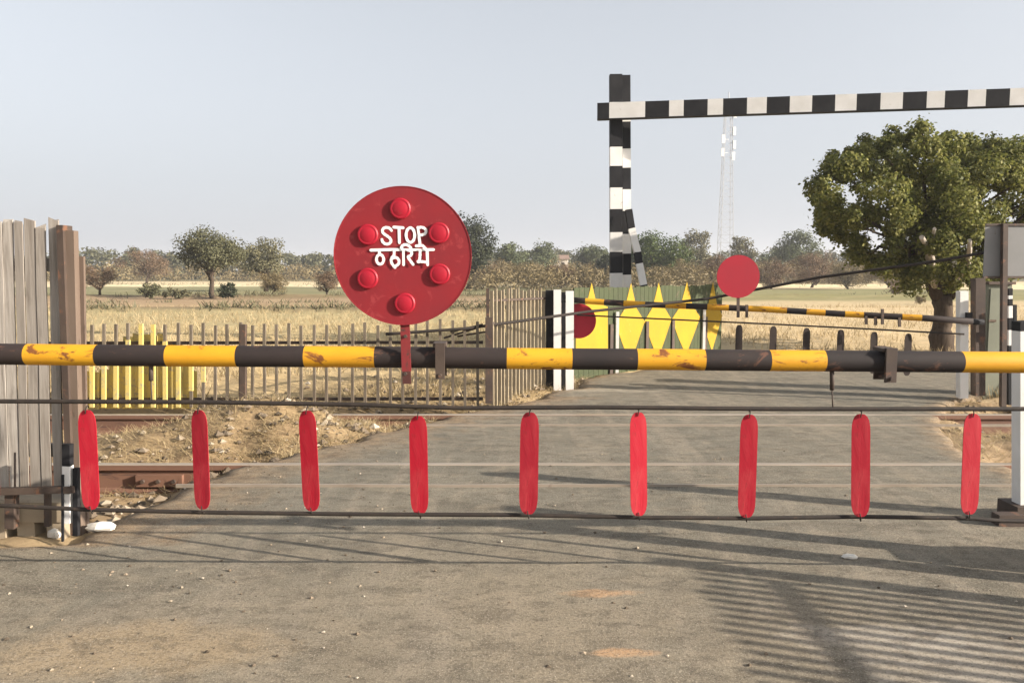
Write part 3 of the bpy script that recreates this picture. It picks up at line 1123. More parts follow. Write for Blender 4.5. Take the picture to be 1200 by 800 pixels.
u = 560.0
k_ = 0
vb = 477
while u > 62:
    m = MB()
    vt = 379.5 + rr.uniform(-2, 2) - (4 if u > 470 else 0)
    lean = rr.uniform(-0.6, 0.6)
    for s in range(10):
        v0, v1 = vb + (vt - vb) * s / 10, vb + (vt - vb) * (s + 1) / 10
        mi = diamond(u, (v0 + v1) / 2)
        a, b = P(u + lean * s / 10, v0, YK), P(u + lean * (s + 1) / 10, v1, YK)
        a.y = b.y = YK
        m.bar(a, b, 0.030 + (0.014 if mi else 0), 0.030, (0, 1, 0), mi)
    m.build('picket', ['picket', 'fadedyellow'], pf)
    u -= 14.6 + rr.uniform(-0.8, 0.8)
for v in (402, 468):
    a, b = P(30, v, YK + 0.03), P(566, v - 1, YK + 0.03)
    m = MB()
    m.bar(a, b, 0.035, 0.02, (0, 1, 0))
    m.build('rail', 'iron', pf)
post(pf, 'post', 285, 3.4, 380, 479, YK - 0.02, 'iron')
post(pf, 'post', 573, 4.2, 372, 472, YK - 0.02, 'iron')
post(pf, 'post', 40, 3.4, 380, 479, YK - 0.02, 'iron')
# rough yellow boards nailed behind the first bays
m = MB()
u = 100
while u < 232:
    vt = max(391, 386 + 0.5 * abs(u - 172)) + rr.uniform(-3, 3)
    a, b = P(u, 479, YK + 0.05), P(u + rr.uniform(-1, 1), min(vt, 470) if abs(u - 172) < 42 else 430 + rr.uniform(-6, 6), YK + 0.05)
    a.y = b.y = YK + 0.062 + 0.018 * (int(u) % 2) + rr.uniform(0, 0.002)
    m.bar(a, b, rr.uniform(0.10, 0.13), 0.014, (0, 1, 0))
    u += rr.uniform(8.5, 11)
m.build('yellow_boards', 'fadedyellow', pf)

# ------------------------------------------------------------------ taller pale board fence by the far gate
bf = empty('board_fence', (P(605, 465, 9.6).x, 9.6, -0.05), 'pale straw coloured board fence of close narrow boards beside the far barrier posts', 'fence', 'fences beyond the track')
m = MB()
n = 17
for i in range(n):
    t = i / (n - 1)
    u = 577 + (646 - 577) * t
    Y = 9.0 + 1.4 * t
    b = P(u, 474 - 12 * t, Y)
    top = P(u, 339 + rr.uniform(-2.5, 2.5), Y)
    b.z = -0.08
    m.bar(Vector((b.x, Y, b.z)), Vector((top.x + rr.uniform(-0.01, 0.01), Y, top.z)), rr.uniform(0.032, 0.042), 0.018, (0.3, 1, 0))
m.build('boards', 'paleplank', bf)
for v in (352, 425):
    m = MB()
    m.bar(P(575, v, 9.03), P(648, v - 3, 10.45), 0.05, 0.025, (0, 0, 1))
    m.build('rail', 'iron', bf)
post(bf, 'post', 571.5, 1.8, 338, 470, 8.97, 'iron')

# ------------------------------------------------------------------ far barrier
fs = empty('barrier_stand', (P(660, 455, 10.2).x, 10.2, 0), 'paired white and black posts carrying the far boom beside the pale board fence', 'barrier stand', 'stands of the far barrier')
post(fs, 'post', 644.5, 4.6, 340, 452, 10.3, 'blackclean')
m = MB()
m.box((P(639, 341, 10.22).x, 10.2, P(639, 374, 10.22).z), (P(650, 341, 10.22).x, 10.222, P(639, 341, 10.22).z))
m.build('plate', 'blackclean', fs)
post(fs, 'post', 653, 4.3, 339.5, 457, 10.15, 'white')
post(fs, 'post', 660.5, 2.5, 342, 456, 10.32, 'blackclean')
post(fs, 'post', 667.5, 4.6, 341, 457, 10.18, 'white')
m = MB()
m.tube([P(655, 350, 10.2), P(672, 350, 10.2)], 0.05, 10)
m.build('crossbar', 'blackclean', fs)

# far boom
yb0, yb1 = 10.35, 9.15
fpix = [(662, 350.5), (690, 353), (750, 356.5), (830, 359.5), (900, 362.5), (990, 368), (1080, 372.5), (1140, 376.5)]
fe = [662, 686, 708, 731, 756, 780, 804, 829, 854, 877, 900, 922, 945, 967, 990, 1012, 1057, 1080, 1140]
fcol = [0, 1, 0, 1, 0, 1, 0, 1, 0, 1, 1, 0, 1, 0, 1, 0, 1, 0]


def farY(u):
    return yb0 + (yb1 - yb0) * (u - 662) / (1140 - 662)


fb = empty('boom_barrier', (P(900, 362, farY(900)).x, farY(900), 0), 'thinner yellow and black boom of the far barrier beyond the track', 'barrier')
pts, mis = [], []
for i in range(len(fe)):
    vv = float(np.interp(fe[i], [a for a, _ in fpix], [b for _, b in fpix]))
    pts.append(P(fe[i], vv, farY(fe[i])))
    if i < len(fcol):
        mis.append(fcol[i])
m = MB()
m.tube(pts, 0.037, 12, mis=mis)
m.build('boom_pole', ['black', 'yellow'], fb)
for u, v0, v1 in ((1034, 362, 380), (1015, 370, 380), (1026, 371, 381), (1054, 372, 383), (875, 357, 372)):
    m = MB()
    Y = farY(u) - 0.05
    m.bar(P(u, v1, Y), P(u, v0, Y), 0.03, 0.02, (0, 1, 0))
    m.build('bracket', 'iron', fb)

wire('steel_cable', [(676, 369), (760, 373), (900, 379.5), (1010, 385), (1130, 391.5)], [farY(676), farY(760), farY(900), farY(1010), farY(1130)], 0.010,
     'thin cable below the far boom that its dark strips hang from', 'cable', group='cables of the far barrier')
fl = ['dark far strip just right of the diamond fence', 'second dark far strip to the right of diamond fence', 'dark far strip midway between diamond fence and the big tree',
      'dark far strip left of the one over the near boom clamp', 'dark far strip rising directly behind the near boom clamp', 'dark far strip closest to the trunk of the big tree']
for (u, v), lb in zip([(866, 380.5), (906, 382), (945, 384), (985, 386), (1024, 388.5), (1064, 390.5)], fl):
    Y = farY(u)
    a = P(u, v, Y)
    h = 0.50
    root = empty('hanging_strip', (a.x, Y - 0.012, a.z - h / 2), lb, 'hanging strip', 'dark strips hung below the far barrier')
    m, _ = strip_mesh(h, 0.086, 'redback')
    m.v = [(x + a.x, y + Y - 0.012, z + a.z - h / 2) for x, y, z in m.v]
    m.build('strip_plate', 'redback', root)


# far discs
def disc(name, u, v, rpx, Y, label, mat, stem=None):
    c = P(u, v, Y)
    r_ = rpx * Y / FPX
    root = empty(name, (c.x, Y, c.z - r_), label, 'sign', 'plain red discs of the far barrier')
    m = MB()
    pts = [(r_ * math.cos(2 * math.pi * i / 48), r_ * math.sin(2 * math.pi * i / 48)) for i in range(48)]
    m.plate(pts, 0.006, (c, ex, ey, nn))
    m.build('disc', mat, root)
    if stem:
        m = MB()
        m.bar(P(stem[0], stem[1], Y + 0.012), P(u, v - 10, Y + 0.012), 0.035, 0.012, (0, 1, 0))
        m.build('sign_post', 'iron', root)


disc('warning_disc', 865, 324, 25, farY(865) - 0.08, 'plain red disc on a short stem above the far boom', 'farred', (865, 372))
disc('warning_disc', 678, 376, 20.5, 10.36, 'red disc low behind the white post of far barrier, half hidden', 'farred', (672, 376))

# stays and wires across the far side
wire('stay_wire', [(452, 391.5), (545, 385), (690, 365), (830, 350), (960, 325), (1092, 307), (1176, 292)], [8.8, 8.85, 9.6, 10.0, 9.6, 9.1, 8.9], 0.017,
     'dark wire rising from the low picket fence to the sign pole', 'wire')
m = MB()
for a in (((520, 396), (560, 384)), ((528, 389), (566, 380)), ((536, 394), (574, 388)), ((545, 388), (580, 378))):
    m.tube([P(*a[0], 8.95), P(*a[1], 8.95)], 0.012, 6)
tag(m.build('scrap_iron', 'iron', loc=tuple(P(545, 388, 8.95))), 'bent rusty scrap rods tangled on top of the picket fence end', 'scrap')

# ------------------------------------------------------------------ green fence with yellow diamonds
gf0, gf1 = Vector((P(672, 340, 11.2).x, 11.2, 0)), Vector((P(846, 333, 14.2).x, 14.2, 0))
df = empty('diamond_fence', gf0 + Vector((0, 0, -0.05)), 'green painted board fence with a row of yellow diamonds along the far road', 'fence', 'fences beyond the track')
dirv = (gf1 - gf0)
Lf = dirv.length
dirv.normalize()
nrm = Vector((dirv.y, -dirv.x, 0))
nb = 36
m = MB()
for i in range(nb):
    c = gf0 + dirv * (Lf * (i + 0.5) / nb)
    m.bar(c + Vector((0, 0, -0.08)), c + Vector((0, 0, 1.265 + rr.uniform(-0.012, 0.012))), Lf / nb - 0.006, 0.024, tuple(nrm))
gboards = m.build('boards', 'green', df)
for z in (0.25, 1.02):
    m = MB()
    m.bar(gf0 + Vector((0, 0, z)) - nrm * 0.035, gf1 + Vector((0, 0, z)) - nrm * 0.035, 0.06, 0.03, (0, 0, 1))
    m.build('rail', 'iron', df)


def along(u):
    """distance along the fence of the sight line through pixel column u"""
    k = (u - 600) / FPX
    # (gf0.x + d*dx) = k*(gf0.y + d*dy)
    return (k * gf0.y - gf0.x) / (dirv.x - k * dirv.y) * 1.0


for i, (uc, ul, ur, wide) in enumerate(((693, 674, 711, 1), (738, 720, 752, 0), (770.5, 756, 786, 0), (803.5, 789, 820, 0), (834, 824, 846, 0))):
    dcn, dl, dr = along(uc), along(ul), along(ur)
    hi, mid_, lo = 1.325, 0.72, 0.10
    if wide:
        out = [(dl, 1.02), (dcn - 0.13, 1.03), (dcn - 0.02, 1.34), (dcn + 0.09, 1.06), (dr, 0.98), (dr + 0.02, 0.3), (dr - 0.06, 0.12), (dl + 0.06, 0.12), (dl, 0.4)]
    else:
        q = (dr - dl) / 2 * 1.07
        out = [(dcn, hi), (dcn + q * 0.42, 0.93), (dcn + q, mid_), (dcn + q * 0.5, mid_ - 0.33), (dcn + 0.01, lo), (dcn - q * 0.5, mid_ - 0.33), (dcn - q, mid_), (dcn - q * 0.42, 0.93)]
    m = MB()
    m.plate([(a, b) for a, b in out], 0.004, (gf0 + nrm * 0.014, dirv, Vector((0, 0, 1)), nrm))
    m.build('diamond', 'fenceyellow', gboards)
for u in (715, 757, 787.5, 826):
    p = gf0 + dirv * along(u) + nrm * 0.03
    m = MB()
    m.bar(p + Vector((0, 0, -0.08)), p + Vector((0, 0, 0.72)), 0.075, 0.02, tuple(nrm))
    m.build('post', 'iron', df)
for u in (720, 822):
    d = along(u)
    p = gf0 + dirv * d + nrm * 0.06
    m = MB()
    m.bar(p + Vector((0, 0, -0.08)), p + Vector((0, 0, 0.9)), 0.045, 0.045, (0, 1, 0))
    m.build('post', 'white', df)

# ------------------------------------------------------------------ height gauge over the far road
YH = 15.7
hg = empty('height_gauge', (P(722, 400, YH).x, YH, 0), 'tall black and white banded height gauge spanning the far road', 'height gauge')
bnd = [(88, 120, 1), (120, 140, 0), (140, 171, 1), (171, 193, 0), (193, 218, 1), (218, 243, 0), (243, 270, 1), (270, 293, 0), (293, 318, 1), (318, 342, 0), (342, 366, 1), (366, 390, 0), (390, 408, 1)]
post(hg, 'post', 722, 7.0, 88, 408, YH, ['white', 'blackclean'], bnd, 0.16, -0.5)
bnd2 = [(a + (2 if a > 100 else 1), b + 2, c) for a, b, c in bnd]
post(hg, 'post', 735, 4.6, 90, 410, YH + 0.15, ['white', 'blackclean'], bnd2, 0.14, -1.5)
# raking stay
m = MB()
rk = [(246, 738.5), (268, 742), (296, 749), (309, 751), (334, 756), (360, 761), (408, 770)]
for i in range(len(rk) - 1):
    m.bar(P(rk[i + 1][1] - 2, rk[i + 1][0], YH - 0.25 - 0.05 * i - 0.05), P(rk[i][1] - 2, rk[i][0], YH - 0.25 - 0.05 * i), 0.13, 0.12, (0, 1, 0), [1, 0, 1, 0, 1, 0][i])
m.build('stay', ['white', 'blackclean'], hg)
# beam
bu = [700, 714, 756, 784, 801, 829, 847, 875, 898, 925, 951, 978, 1003, 1031, 1057, 1085, 1106, 1133, 1154, 1182, 1203, 1231, 1252, 1281]
bc = [1, 0, 1, 0, 1, 0, 1, 0, 1, 0, 1, 0, 1, 0, 1, 0, 1, 0, 1, 0, 1, 0, 1]
m = MB()


def beamY(u):
    return YH - 0.12 - 1.25 * (u - 714) / 486 * 0.95


def beamP(u):
    return P(u, 130.3 - 16.3 * (u - 714) / 486, beamY(u))


for i in range(len(bc)):
    a, b = beamP(bu[i]), beamP(bu[i + 1])
    m.bar(a, b, 0.30, 0.10, (0.1, 1, 0), bc[i])
    # lower flange of the joist
    z = Vector((0, 0, -0.157))
    m.bar(a + z, b + z, 0.012, 0.17, (0.1, 1, 0), 1)
m.build('beam', ['white', 'blackclean'], hg)
# far post of the gauge
pe = beamP(1270)
m = MB()
z0 = -0.05
i = 0
while z0 < pe.z + 0.55:
    m.bar((pe.x, pe.y + 0.14, z0), (pe.x, pe.y + 0.14, z0 + 0.42), 0.235, 0.16, (0, 1, 0), i % 2)
    z0 += 0.42
    i += 1
m.build('post', ['white', 'blackclean'], hg)

# ------------------------------------------------------------------ things at the right of the far gate
rsnd = empty('barrier_stand', (P(1128, 466, 9.2).x, 9.2, 0), 'white and dark posts that hold the free end of the far boom by the tree', 'barrier stand', 'stands of the far barrier')
post(rsnd, 'post', 1127.5, 4.8, 341, 466, 9.25, ['white', 'blackclean'], [(341, 372, 0), (372, 380, 0), (380, 466, 0)])
post(rsnd, 'post', 1146, 5.6, 326, 463, 9.3, 'iron')
m = MB()
m.tube([P(1122, 375.5, 9.2), P(1152, 377.5, 9.2)], 0.035, 10)
m.build('crossbar', 'blackclean', rsnd)
m = MB()
a, b = P(1131, 366, 9.2), P(1137, 378, 9.2)
m.box((a.x, 9.16, b.z), (b.x, 9.2, a.z))
m.build('latch', 'blackclean', rsnd)

cb = empty('control_cabinet', (P(1162, 466, 9.7).x, 9.7, 0), 'olive green metal cabinet between dark post and sign pole', 'cabinet')
a, b = P(1153, 333, 9.7), P(1173, 466, 9.7)
m = MB()
m.box((a.x, 9.6, -0.05), (b.x, 9.85, a.z))
m.build('body', 'cabinet', cb)
m = MB()
m.box((a.x + 0.02, 9.585, 0.30), (b.x - 0.02, 9.6, a.z - 0.05))
door = m.build('door', 'cabinet', cb)
m = MB()
m.box((a.x - 0.02, 9.56, a.z), (b.x + 0.02, 9.87, a.z + 0.03))
m.build('lid', 'iron', cb)
m = MB()
c = P(1163, 376, 9.57)
m.box((c.x - 0.04, 9.575, c.z - 0.012), (c.x + 0.05, 9.585, c.z + 0.015))
m.build('handle', 'brownpost', door)

sb = empty('sign_board', (P(1175, 476, 8.9).x, 8.9, 0), 'blank grey back of a square sign board on a dark pole', 'sign')
a, b = P(1155, 262, 8.85), P(1206, 326, 8.85)
m = MB()
m.box((a.x, 8.85, b.z), (b.x, 8.856, a.z))
board = m.build('board', 'steelgrey', sb)
for z in (a.z - 0.012, b.z + 0.012):
    m = MB()
    m.box((a.x, 8.835, z - 0.012), (b.x, 8.8495, z + 0.012))
    m.build('frame_bar', 'iron', board)
post(sb, 'pole', 1175, 2.8, 262, 476, 8.815, 'iron', lean=2)

gp = empty('marker_post', (P(1184, 474, 9.05).x, 9.05, 0), 'short post with black and white bands just right of the sign pole', 'post')
post(gp, 'post', 1183, 2.4, 338, 474, 9.05, ['white', 'blackclean'], [(338, 346, 1), (346, 350, 0), (350, 358, 1), (358, 372, 0), (372, 386, 1), (386, 404, 0), (404, 474, 1)])
ip = empty('iron_post', (P(1188, 472, 9.15).x, 9.15, 0), 'thin dark iron post at the edge beside the banded post', 'post')
post(ip, 'post', 1189, 1.7, 357, 472, 9.15, 'blackclean')
m = MB()
m.bar(P(1176, 380, 9.1), P(1225, 380, 9.1), 0.06, 0.05, (0, 1, 0))
m.build('arm', 'blackclean', ip)

# near right stand: white posts at the frame's edge
ns = empty('barrier_stand', (P(1198, 606, 4.75).x, 4.75, 0), 'white post on a dark base at the right end of near barrier', 'barrier stand', 'stands of the near barrier')
post(ns, 'post', 1199, 8.5, 376, 594, 4.75, ['white', 'blackclean'], [(376, 387, 1), (387, 594, 0)])
post(ns, 'post', 1228, 8.5, 376, 594, 4.75, ['white', 'blackclean'], [(376, 387, 1), (387, 594, 0)])
m = MB()
a, b = P(1186, 590, 4.75), P(1245, 618, 4.7)
m.box((P(1188, 590, 4.7).x, 4.66, -0.02), (b.x, 4.86, P(1188, 592, 4.7).z))
m.build('base', 'iron', ns)
m = MB()
p = P(1176, 612, 4.62)
m.box((p.x - 0.05, 4.58, 0.0), (p.x + 0.10, 4.66, 0.07))
m.build('cable_anchor', 'iron', ns)

# picket fence along the right roadside; its shadow lies over the road
XR = 0.90 + 2.7 * 1.2
pr = empty('picket_fence', (XR, 1.4, 0), 'picket fence along the right roadside whose striped shadow lies on the road', 'fence')
m = MB()
y = 2.80
while y > -0.6:
    m.box((XR, y - 0.019, 0.0), (XR + 0.02, y + 0.019, 1.2 + rr.uniform(-0.015, 0.015)))
    y -= 0.083
m.build('pickets', 'plank', pr)
m = MB()
m.box((XR + 0.021, -0.6, 1.045), (XR + 0.05, 2.80, 1.085))
m.build('rail', 'plank', pr)
m = MB()
m.box((XR + 0.021, -0.6, 0.25), (XR + 0.055, 2.80, 0.33))
m.build('rail', 'plank', pr)
m = MB()
m.box((XR - 0.02, 2.86, -0.05), (XR + 0.06, 2.95, 1.26))
m.build('post', 'brownpost', pr)

# ------------------------------------------------------------------ communication tower
YT_ = 130.0
tb, tt = P(849, 331, YT_), P(850, 108, YT_)
tw = empty('lattice_tower', (tb.x, YT_, 0), 'tall slender lattice telecom mast fading into the haze', 'tower')
m = MB()
Htw = tt.z
nlev = 22


def leg(i, z):
    h = 1.15 - 0.72 * z / Htw
    return Vector((tb.x + (-h if i in (0, 3) else h), YT_ + (-h if i < 2 else h), z))


for i in range(4):
    m.bar(leg(i, 0), leg(i, Htw * 0.9), 0.09, 0.09, (0, 1, 0.01))
for l in range(nlev):
    z0, z1 = Htw * 0.9 * l / nlev, Htw * 0.9 * (l + 1) / nlev
    for i in range(4):
        j = (i + 1) % 4
        m.bar(leg(i, z0), leg(j, z1), 0.035, 0.035, (0.3, 0.2, 0.9))
        m.bar(leg(i, z1), leg(j, z1), 0.035, 0.035, (0.01, 0.01, 1))
m.build('lattice', 'tower', tw)
m = MB()
m.tube([(tb.x, YT_, Htw * 0.88), (tb.x, YT_, Htw)], 0.07, 6)
m.build('top_mast', 'tower', tw)
for (dx, fz) in ((0.9, 0.86), (0.85, 0.77), (-0.9, 0.73), (0.9, 0.70), (-0.95, 0.66), (0.8, 0.64)):
    m = MB()
    m.box((tb.x + dx - 0.22, YT_ - 0.75, Htw * fz), (tb.x + dx + 0.22, YT_ - 0.5, Htw * fz + 1.3))
    m.bar((tb.x, YT_ - 0.5, Htw * fz + 0.6), (tb.x + dx, YT_ - 0.6, Htw * fz + 0.6), 0.07, 0.07, (0, 0, 1))
    m.build('antenna', 'towerpanel', tw)

# small far house
hh = P(660, 300, 125)
h_ = empty('house', (hh.x, 125, 0), 'tiny pale walled house half hidden by trees on the horizon', 'house')
m = MB()
m.box((hh.x - 0.8, 125, -0.2), (hh.x + 0.8, 129, 3.4))
m.build('wall', 'housewall', h_)
m = MB()
z = 3.4
m.add([(hh.x - 1.0, 124.6, z), (hh.x + 1.0, 124.6, z), (hh.x + 1.0, 129.4, z), (hh.x - 1.0, 129.4, z), (hh.x - 1.0, 127, z + 0.7), (hh.x + 1.0, 127, z + 0.7)],
      [(0, 1, 5, 4), (2, 3, 4, 5), (1, 2, 5), (3, 0, 4), (3, 2, 1, 0)])
m.build('roof', 'houseroof', h_)
m = MB()
m.box((hh.x - 0.3, 124.95, 2.0), (hh.x + 0.2, 124.998, 2.9))
m.build('window', 'darkopen', h_)


# ------------------------------------------------------------------ trees
def limb(m, p0, p1, r0, r1, rng, n=5, wob=0.12, sag=0.0, mi=0):
    p0, p1 = Vector(p0), Vector(p1)
    L = (p1 - p0).length
    pts, rs_ = [], []
    for i in range(n + 1):
        t = i / n
        p = p0.lerp(p1, t) + Vector((rng.normal(), rng.normal(), rng.normal())) * (wob * L * 0.35 * math.sin(math.pi * t)) + Vector((0, 0, sag * math.sin(math.pi * t)))
        pts.append(p)
        rs_.append((r0 + (r1 - r0) * t) * (1 + 0.10 * rng.normal() * (r0 > 0.1)))
    m.tube(pts, rs_, 8, mi)
    return pts


def far_tree(name, u, hw, vtop, Y, mat, label, cat, seed, n=2600, leaf=None, base=0.30, aspect=1.6, squash=0.75, nclump=22, flat=False, group='trees on the far side of the fields', trunk=True, vcen=None):
    rng = np.random.default_rng(seed)
    X = (u - 600) / FPX * Y
    gz = ground_z(X, Y)
    H = P(u, vtop, Y).z - gz
    Wd = hw / FPX * Y
    leaf = leaf or max(0.10, Y * 0.0028)
    n = int(n * (3.0 if 'bare' in name else 2.2))
    nclump = int(nclump * 1.4)
    root = empty(name, (X, Y, gz), label, cat, group)
    zc = gz + H * (base + (1 - base) / 2)
    hz = H * (1 - base) / 2
    cl = []
    for i in range(nclump):
        d = rng.normal(0, 1, 3)
        d /= np.linalg.norm(d)
        if flat and d[2] < 0:
            d[2] *= 0.5
        f = rng.uniform(0.35, 0.86)
        c = np.array([X, Y, zc]) + d * np.array([Wd, Wd * 0.8, hz]) * f
        cl.append((c, rng.uniform(0.24, 0.42) * min(Wd, hz * 1.3), int(n / nclump * rng.uniform(0.6, 1.4))))
    q = clump_leaves(rng, cl, leaf, aspect, squash)
    q[:, :, 2] = np.maximum(q[:, :, 2], gz - 0.05)
    quads_mesh('crown', q, mat, root)
    m = MB()
    r0 = 0.045 * H if trunk else 0.02 * H
    top = Vector((X + rng.normal() * 0.06 * H, Y, gz + H * (base + 0.12)))
    limb(m, (X, Y, gz - 0.1), top, r0, r0 * 0.6, rng, 4, 0.1)
    for c, r_, _ in cl[:12]:
        limb(m, top - Vector((0, 0, rng.uniform(0, 0.1) * H)), c, r0 * 0.45, r0 * 0.12, rng, 4, 0.15)
    m.build('trunk', 'bark', root)
    return root


ft = [
    # u, halfwidth, vtop, Y, mat, label, cat, kw
    ('spreading_tree', 250, 50, 266, 46, 'leaf_olive', 'spreading dark olive tree standing alone in the field beyond picket fence', 'tree', dict(base=0.24, flat=True, n=5200, nclump=34)),
    ('field_tree', 312, 30, 275, 62, 'leaf_pale', 'paler thin tree just behind the spreading olive tree', 'tree', dict(base=0.2, n=1800)),
    ('bare_tree', 117, 26, 306, 47, 'twig_brown', 'small brown leafless tree next to the top of brown fence post', 'tree', dict(base=0.1, n=1500, aspect=6)),
    ('bare_tree', 172, 36, 291, 100, 'twig_brown', 'reddish brown leafless tree left of the spreading olive tree', 'tree', dict(base=0.15, n=1800, aspect=5)),
    ('bare_tree', 318, 24, 316, 48, 'twig_tan', 'bare tan thorn tree right of the spreading olive tree', 'tree', dict(base=0.12, n=1300, aspect=6)),
    ('bare_tree', 384, 18, 315, 49, 'twig_brown', 'bare brown thorn tree left of the stop disc', 'tree', dict(base=0.12, n=1200, aspect=6)),
    ('leafy_tree', 549, 33, 246, 72, 'leaf_dark', 'tall dark green tree showing behind the right edge of stop disc', 'tree', dict(base=0.08, n=4500, nclump=30)),
    ('leafy_tree', 598, 27, 277, 100, 'leaf_grey', 'grey green rounded tree right of the tall dark tree', 'tree', dict(base=0.1, n=2400)),
    ('leafy_tree', 634, 21, 281, 112, 'leaf_grey', 'small hazy green tree left of the tiny pale house', 'tree', dict(base=0.1, n=1800)),
    ('leafy_tree', 693, 22, 280, 115, 'leaf_grey', 'hazy green tree between tiny pale house and the banded gauge post', 'tree', dict(base=0.1, n=2000)),
    ('leafy_tree', 711, 16, 297, 84, 'leaf_dark', 'very dark low tree directly behind the banded gauge post', 'tree', dict(base=0.05, n=1800)),
    ('leafy_tree', 767, 43, 265, 78, 'leaf_green', 'broad bright green tree right of the banded gauge post', 'tree', dict(base=0.06, n=5200, nclump=34)),
    ('leafy_tree', 813, 26, 266, 96, 'leaf_pale', 'thin pale olive tree at right of the broad bright green tree', 'tree', dict(base=0.12, n=1700)),
    ('bare_tree', 868, 17, 269, 110, 'leaf_pale', 'sparse tree with a tuft on top just right of the lattice mast', 'tree', dict(base=0.2, n=700)),
    ('leafy_tree', 905, 20, 291, 118, 'leaf_grey', 'small grey green tree between the sparse tree and the big one', 'tree', dict(base=0.1, n=1500)),
    ('leafy_tree', 937, 30, 262, 105, 'leaf_grey', 'grey green tree just left of the big near tree crown', 'tree', dict(base=0.1, n=2800)),
    ('bare_bush', 573, 26, 308, 74, 'twig_brown', 'brown leafless bush below the tall dark tree', 'bush', dict(base=0.02, n=1400, aspect=5)),
    ('bare_bush', 614, 28, 306, 76, 'twig_tan', 'tan leafless bush above the middle of the pale board fence', 'bush', dict(base=0.02, n=1500, aspect=5)),
    ('bare_bush', 658, 30, 309, 72, 'twig_brown', 'wide brown leafless bush behind the white far barrier posts', 'bush', dict(base=0.02, n=1600, aspect=5)),
    ('bare_bush', 688, 22, 312, 68, 'twig_tan', 'tan leafless bush at the left end of the diamond fence', 'bush', dict(base=0.02, n=1200, aspect=5)),
    ('bare_bush', 800, 28, 302, 70, 'twig_tan', 'tan leafless bush in front of the thin pale olive tree', 'bush', dict(base=0.02, n=1500, aspect=5)),
    ('bare_bush', 838, 24, 298, 74, 'twig_brown', 'brown leafless bush left of the small far red disc', 'bush', dict(base=0.02, n=1400, aspect=5)),
    ('bare_bush', 903, 26, 304, 72, 'twig_brown', 'brown leafless bush right of the small far red disc', 'bush', dict(base=0.02, n=1400, aspect=5)),
    ('bare_bush', 950, 34, 292, 76, 'twig_brown', 'tall reddish leafless bush left of the big tree', 'bush', dict(base=0.04, n=2000, aspect=5)),
    ('bare_bush', 994, 28, 299, 70, 'twig_tan', 'tan leafless bush under the left edge of the big tree crown', 'bush', dict(base=0.02, n=1600, aspect=5)),
    ('bare_bush', 1040, 24, 306, 75, 'twig_tan', 'pale leafless bush just left of the big tree trunk', 'bush', dict(base=0.02, n=1300, aspect=5)),
    ('field_bush', 176, 14, 332, 44, 'leaf_olive', 'low olive bush in the field left of the spreading tree', 'bush', dict(base=0.0, n=500, trunk=False)),
    ('field_bush', 268, 13, 331, 45, 'leaf_dark', 'low dark bush at the foot of the spreading tree', 'bush', dict(base=0.0, n=500, trunk=False)),
    ('field_bush', 208, 18, 337, 45, 'leaf_pale', 'low pale scrub bush between olive bush and spreading tree', 'bush', dict(base=0.0, n=500, trunk=False)),
    ('field_bush', 1048, 14, 330, 48, 'twig_brown', 'red brown dry bush standing in the bright field left of big trunk', 'bush', dict(base=0.0, n=600, aspect=5, trunk=False)),
    ('field_bush', 1078, 8, 345, 38, 'twig_tan', 'small dry tan bush touching the big trunk line', 'bush', dict(base=0.0, n=300, aspect=5, trunk=False)),
]
for i, (nm, u, hw, vt, Y, mat, lb, cat, kw) in enumerate(ft):
    far_tree(nm, u, hw, vt, Y, mat, lb, cat, 100 + i, **kw)

# far woodland that reads as one band
rng = np.random.default_rng(77)
cl = []
for i in range(1900):
    Y = rng.uniform(150, 185)
    u = rng.uniform(-60, 1260)
    top = 291 + 7 * mnoise.noise(Vector((u * 0.016, 0, 3))) + 6 * mnoise.noise(Vector((u * 0.06, 5, 3))) + (8 if 320 < u < 540 else 0) * 0.3
    ztop = P(u, top, Y).z
    z = rng.uniform(0.3, ztop - 0.9)
    cl.append((np.array([(u - 600) / FPX * Y, Y, z]), rng.uniform(0.8, 1.7), 50))
q = clump_leaves(rng, cl, 0.62, 1.5, 0.7)
q[:, :, 2] = np.maximum(q[:, :, 2], -0.02)
tag(quads_mesh('distant_woodland', q, 'leaf_olive'), 'far off low woodland along the whole horizon', 'woodland', kind='stuff')
cl = []
for i in range(900):
    Y = rng.uniform(120, 145)
    u = rng.uniform(-60, 1260)
    top = 306 + 6 * mnoise.noise(Vector((u * 0.03, 9, 3)))
    z = rng.uniform(0.2, max(0.5, P(u, top, Y).z - 0.6))
    cl.append((np.array([(u - 600) / FPX * Y, Y, z]), rng.uniform(0.7, 1.5), 44))
q = clump_leaves(rng, cl, 0.5, 3.5, 0.7)
q[:, :, 2] = np.maximum(q[:, :, 2], -0.02)
tag(quads_mesh('distant_scrub', q, 'twig_tan'), 'brown leafless scrub in front of the far woodland', 'scrub', kind='stuff')

cl = []
for i in range(900):
    u = rng.uniform(535, 1090)
    Y = rng.uniform(60, 108) if u < 850 else rng.uniform(88, 108)
    top = (309 if Y < 85 else 304) + 5 * mnoise.noise(Vector((u * 0.035, 2, 8)))
    z = rng.uniform(0.1, max(0.4, P(u, top, Y).z - 0.5))
    cl.append((np.array([(u - 600) / FPX * Y, Y, z]), rng.uniform(0.5, 1.1), 60))
q = clump_leaves(rng, cl, 0.34, 4.0, 0.7)
q[:, :, 2] = np.maximum(q[:, :, 2], -0.02)
tag(quads_mesh('thorn_scrub', q, 'twig_tan'), 'tangled tan thorn scrub beyond the straw field', 'scrub', kind='stuff')


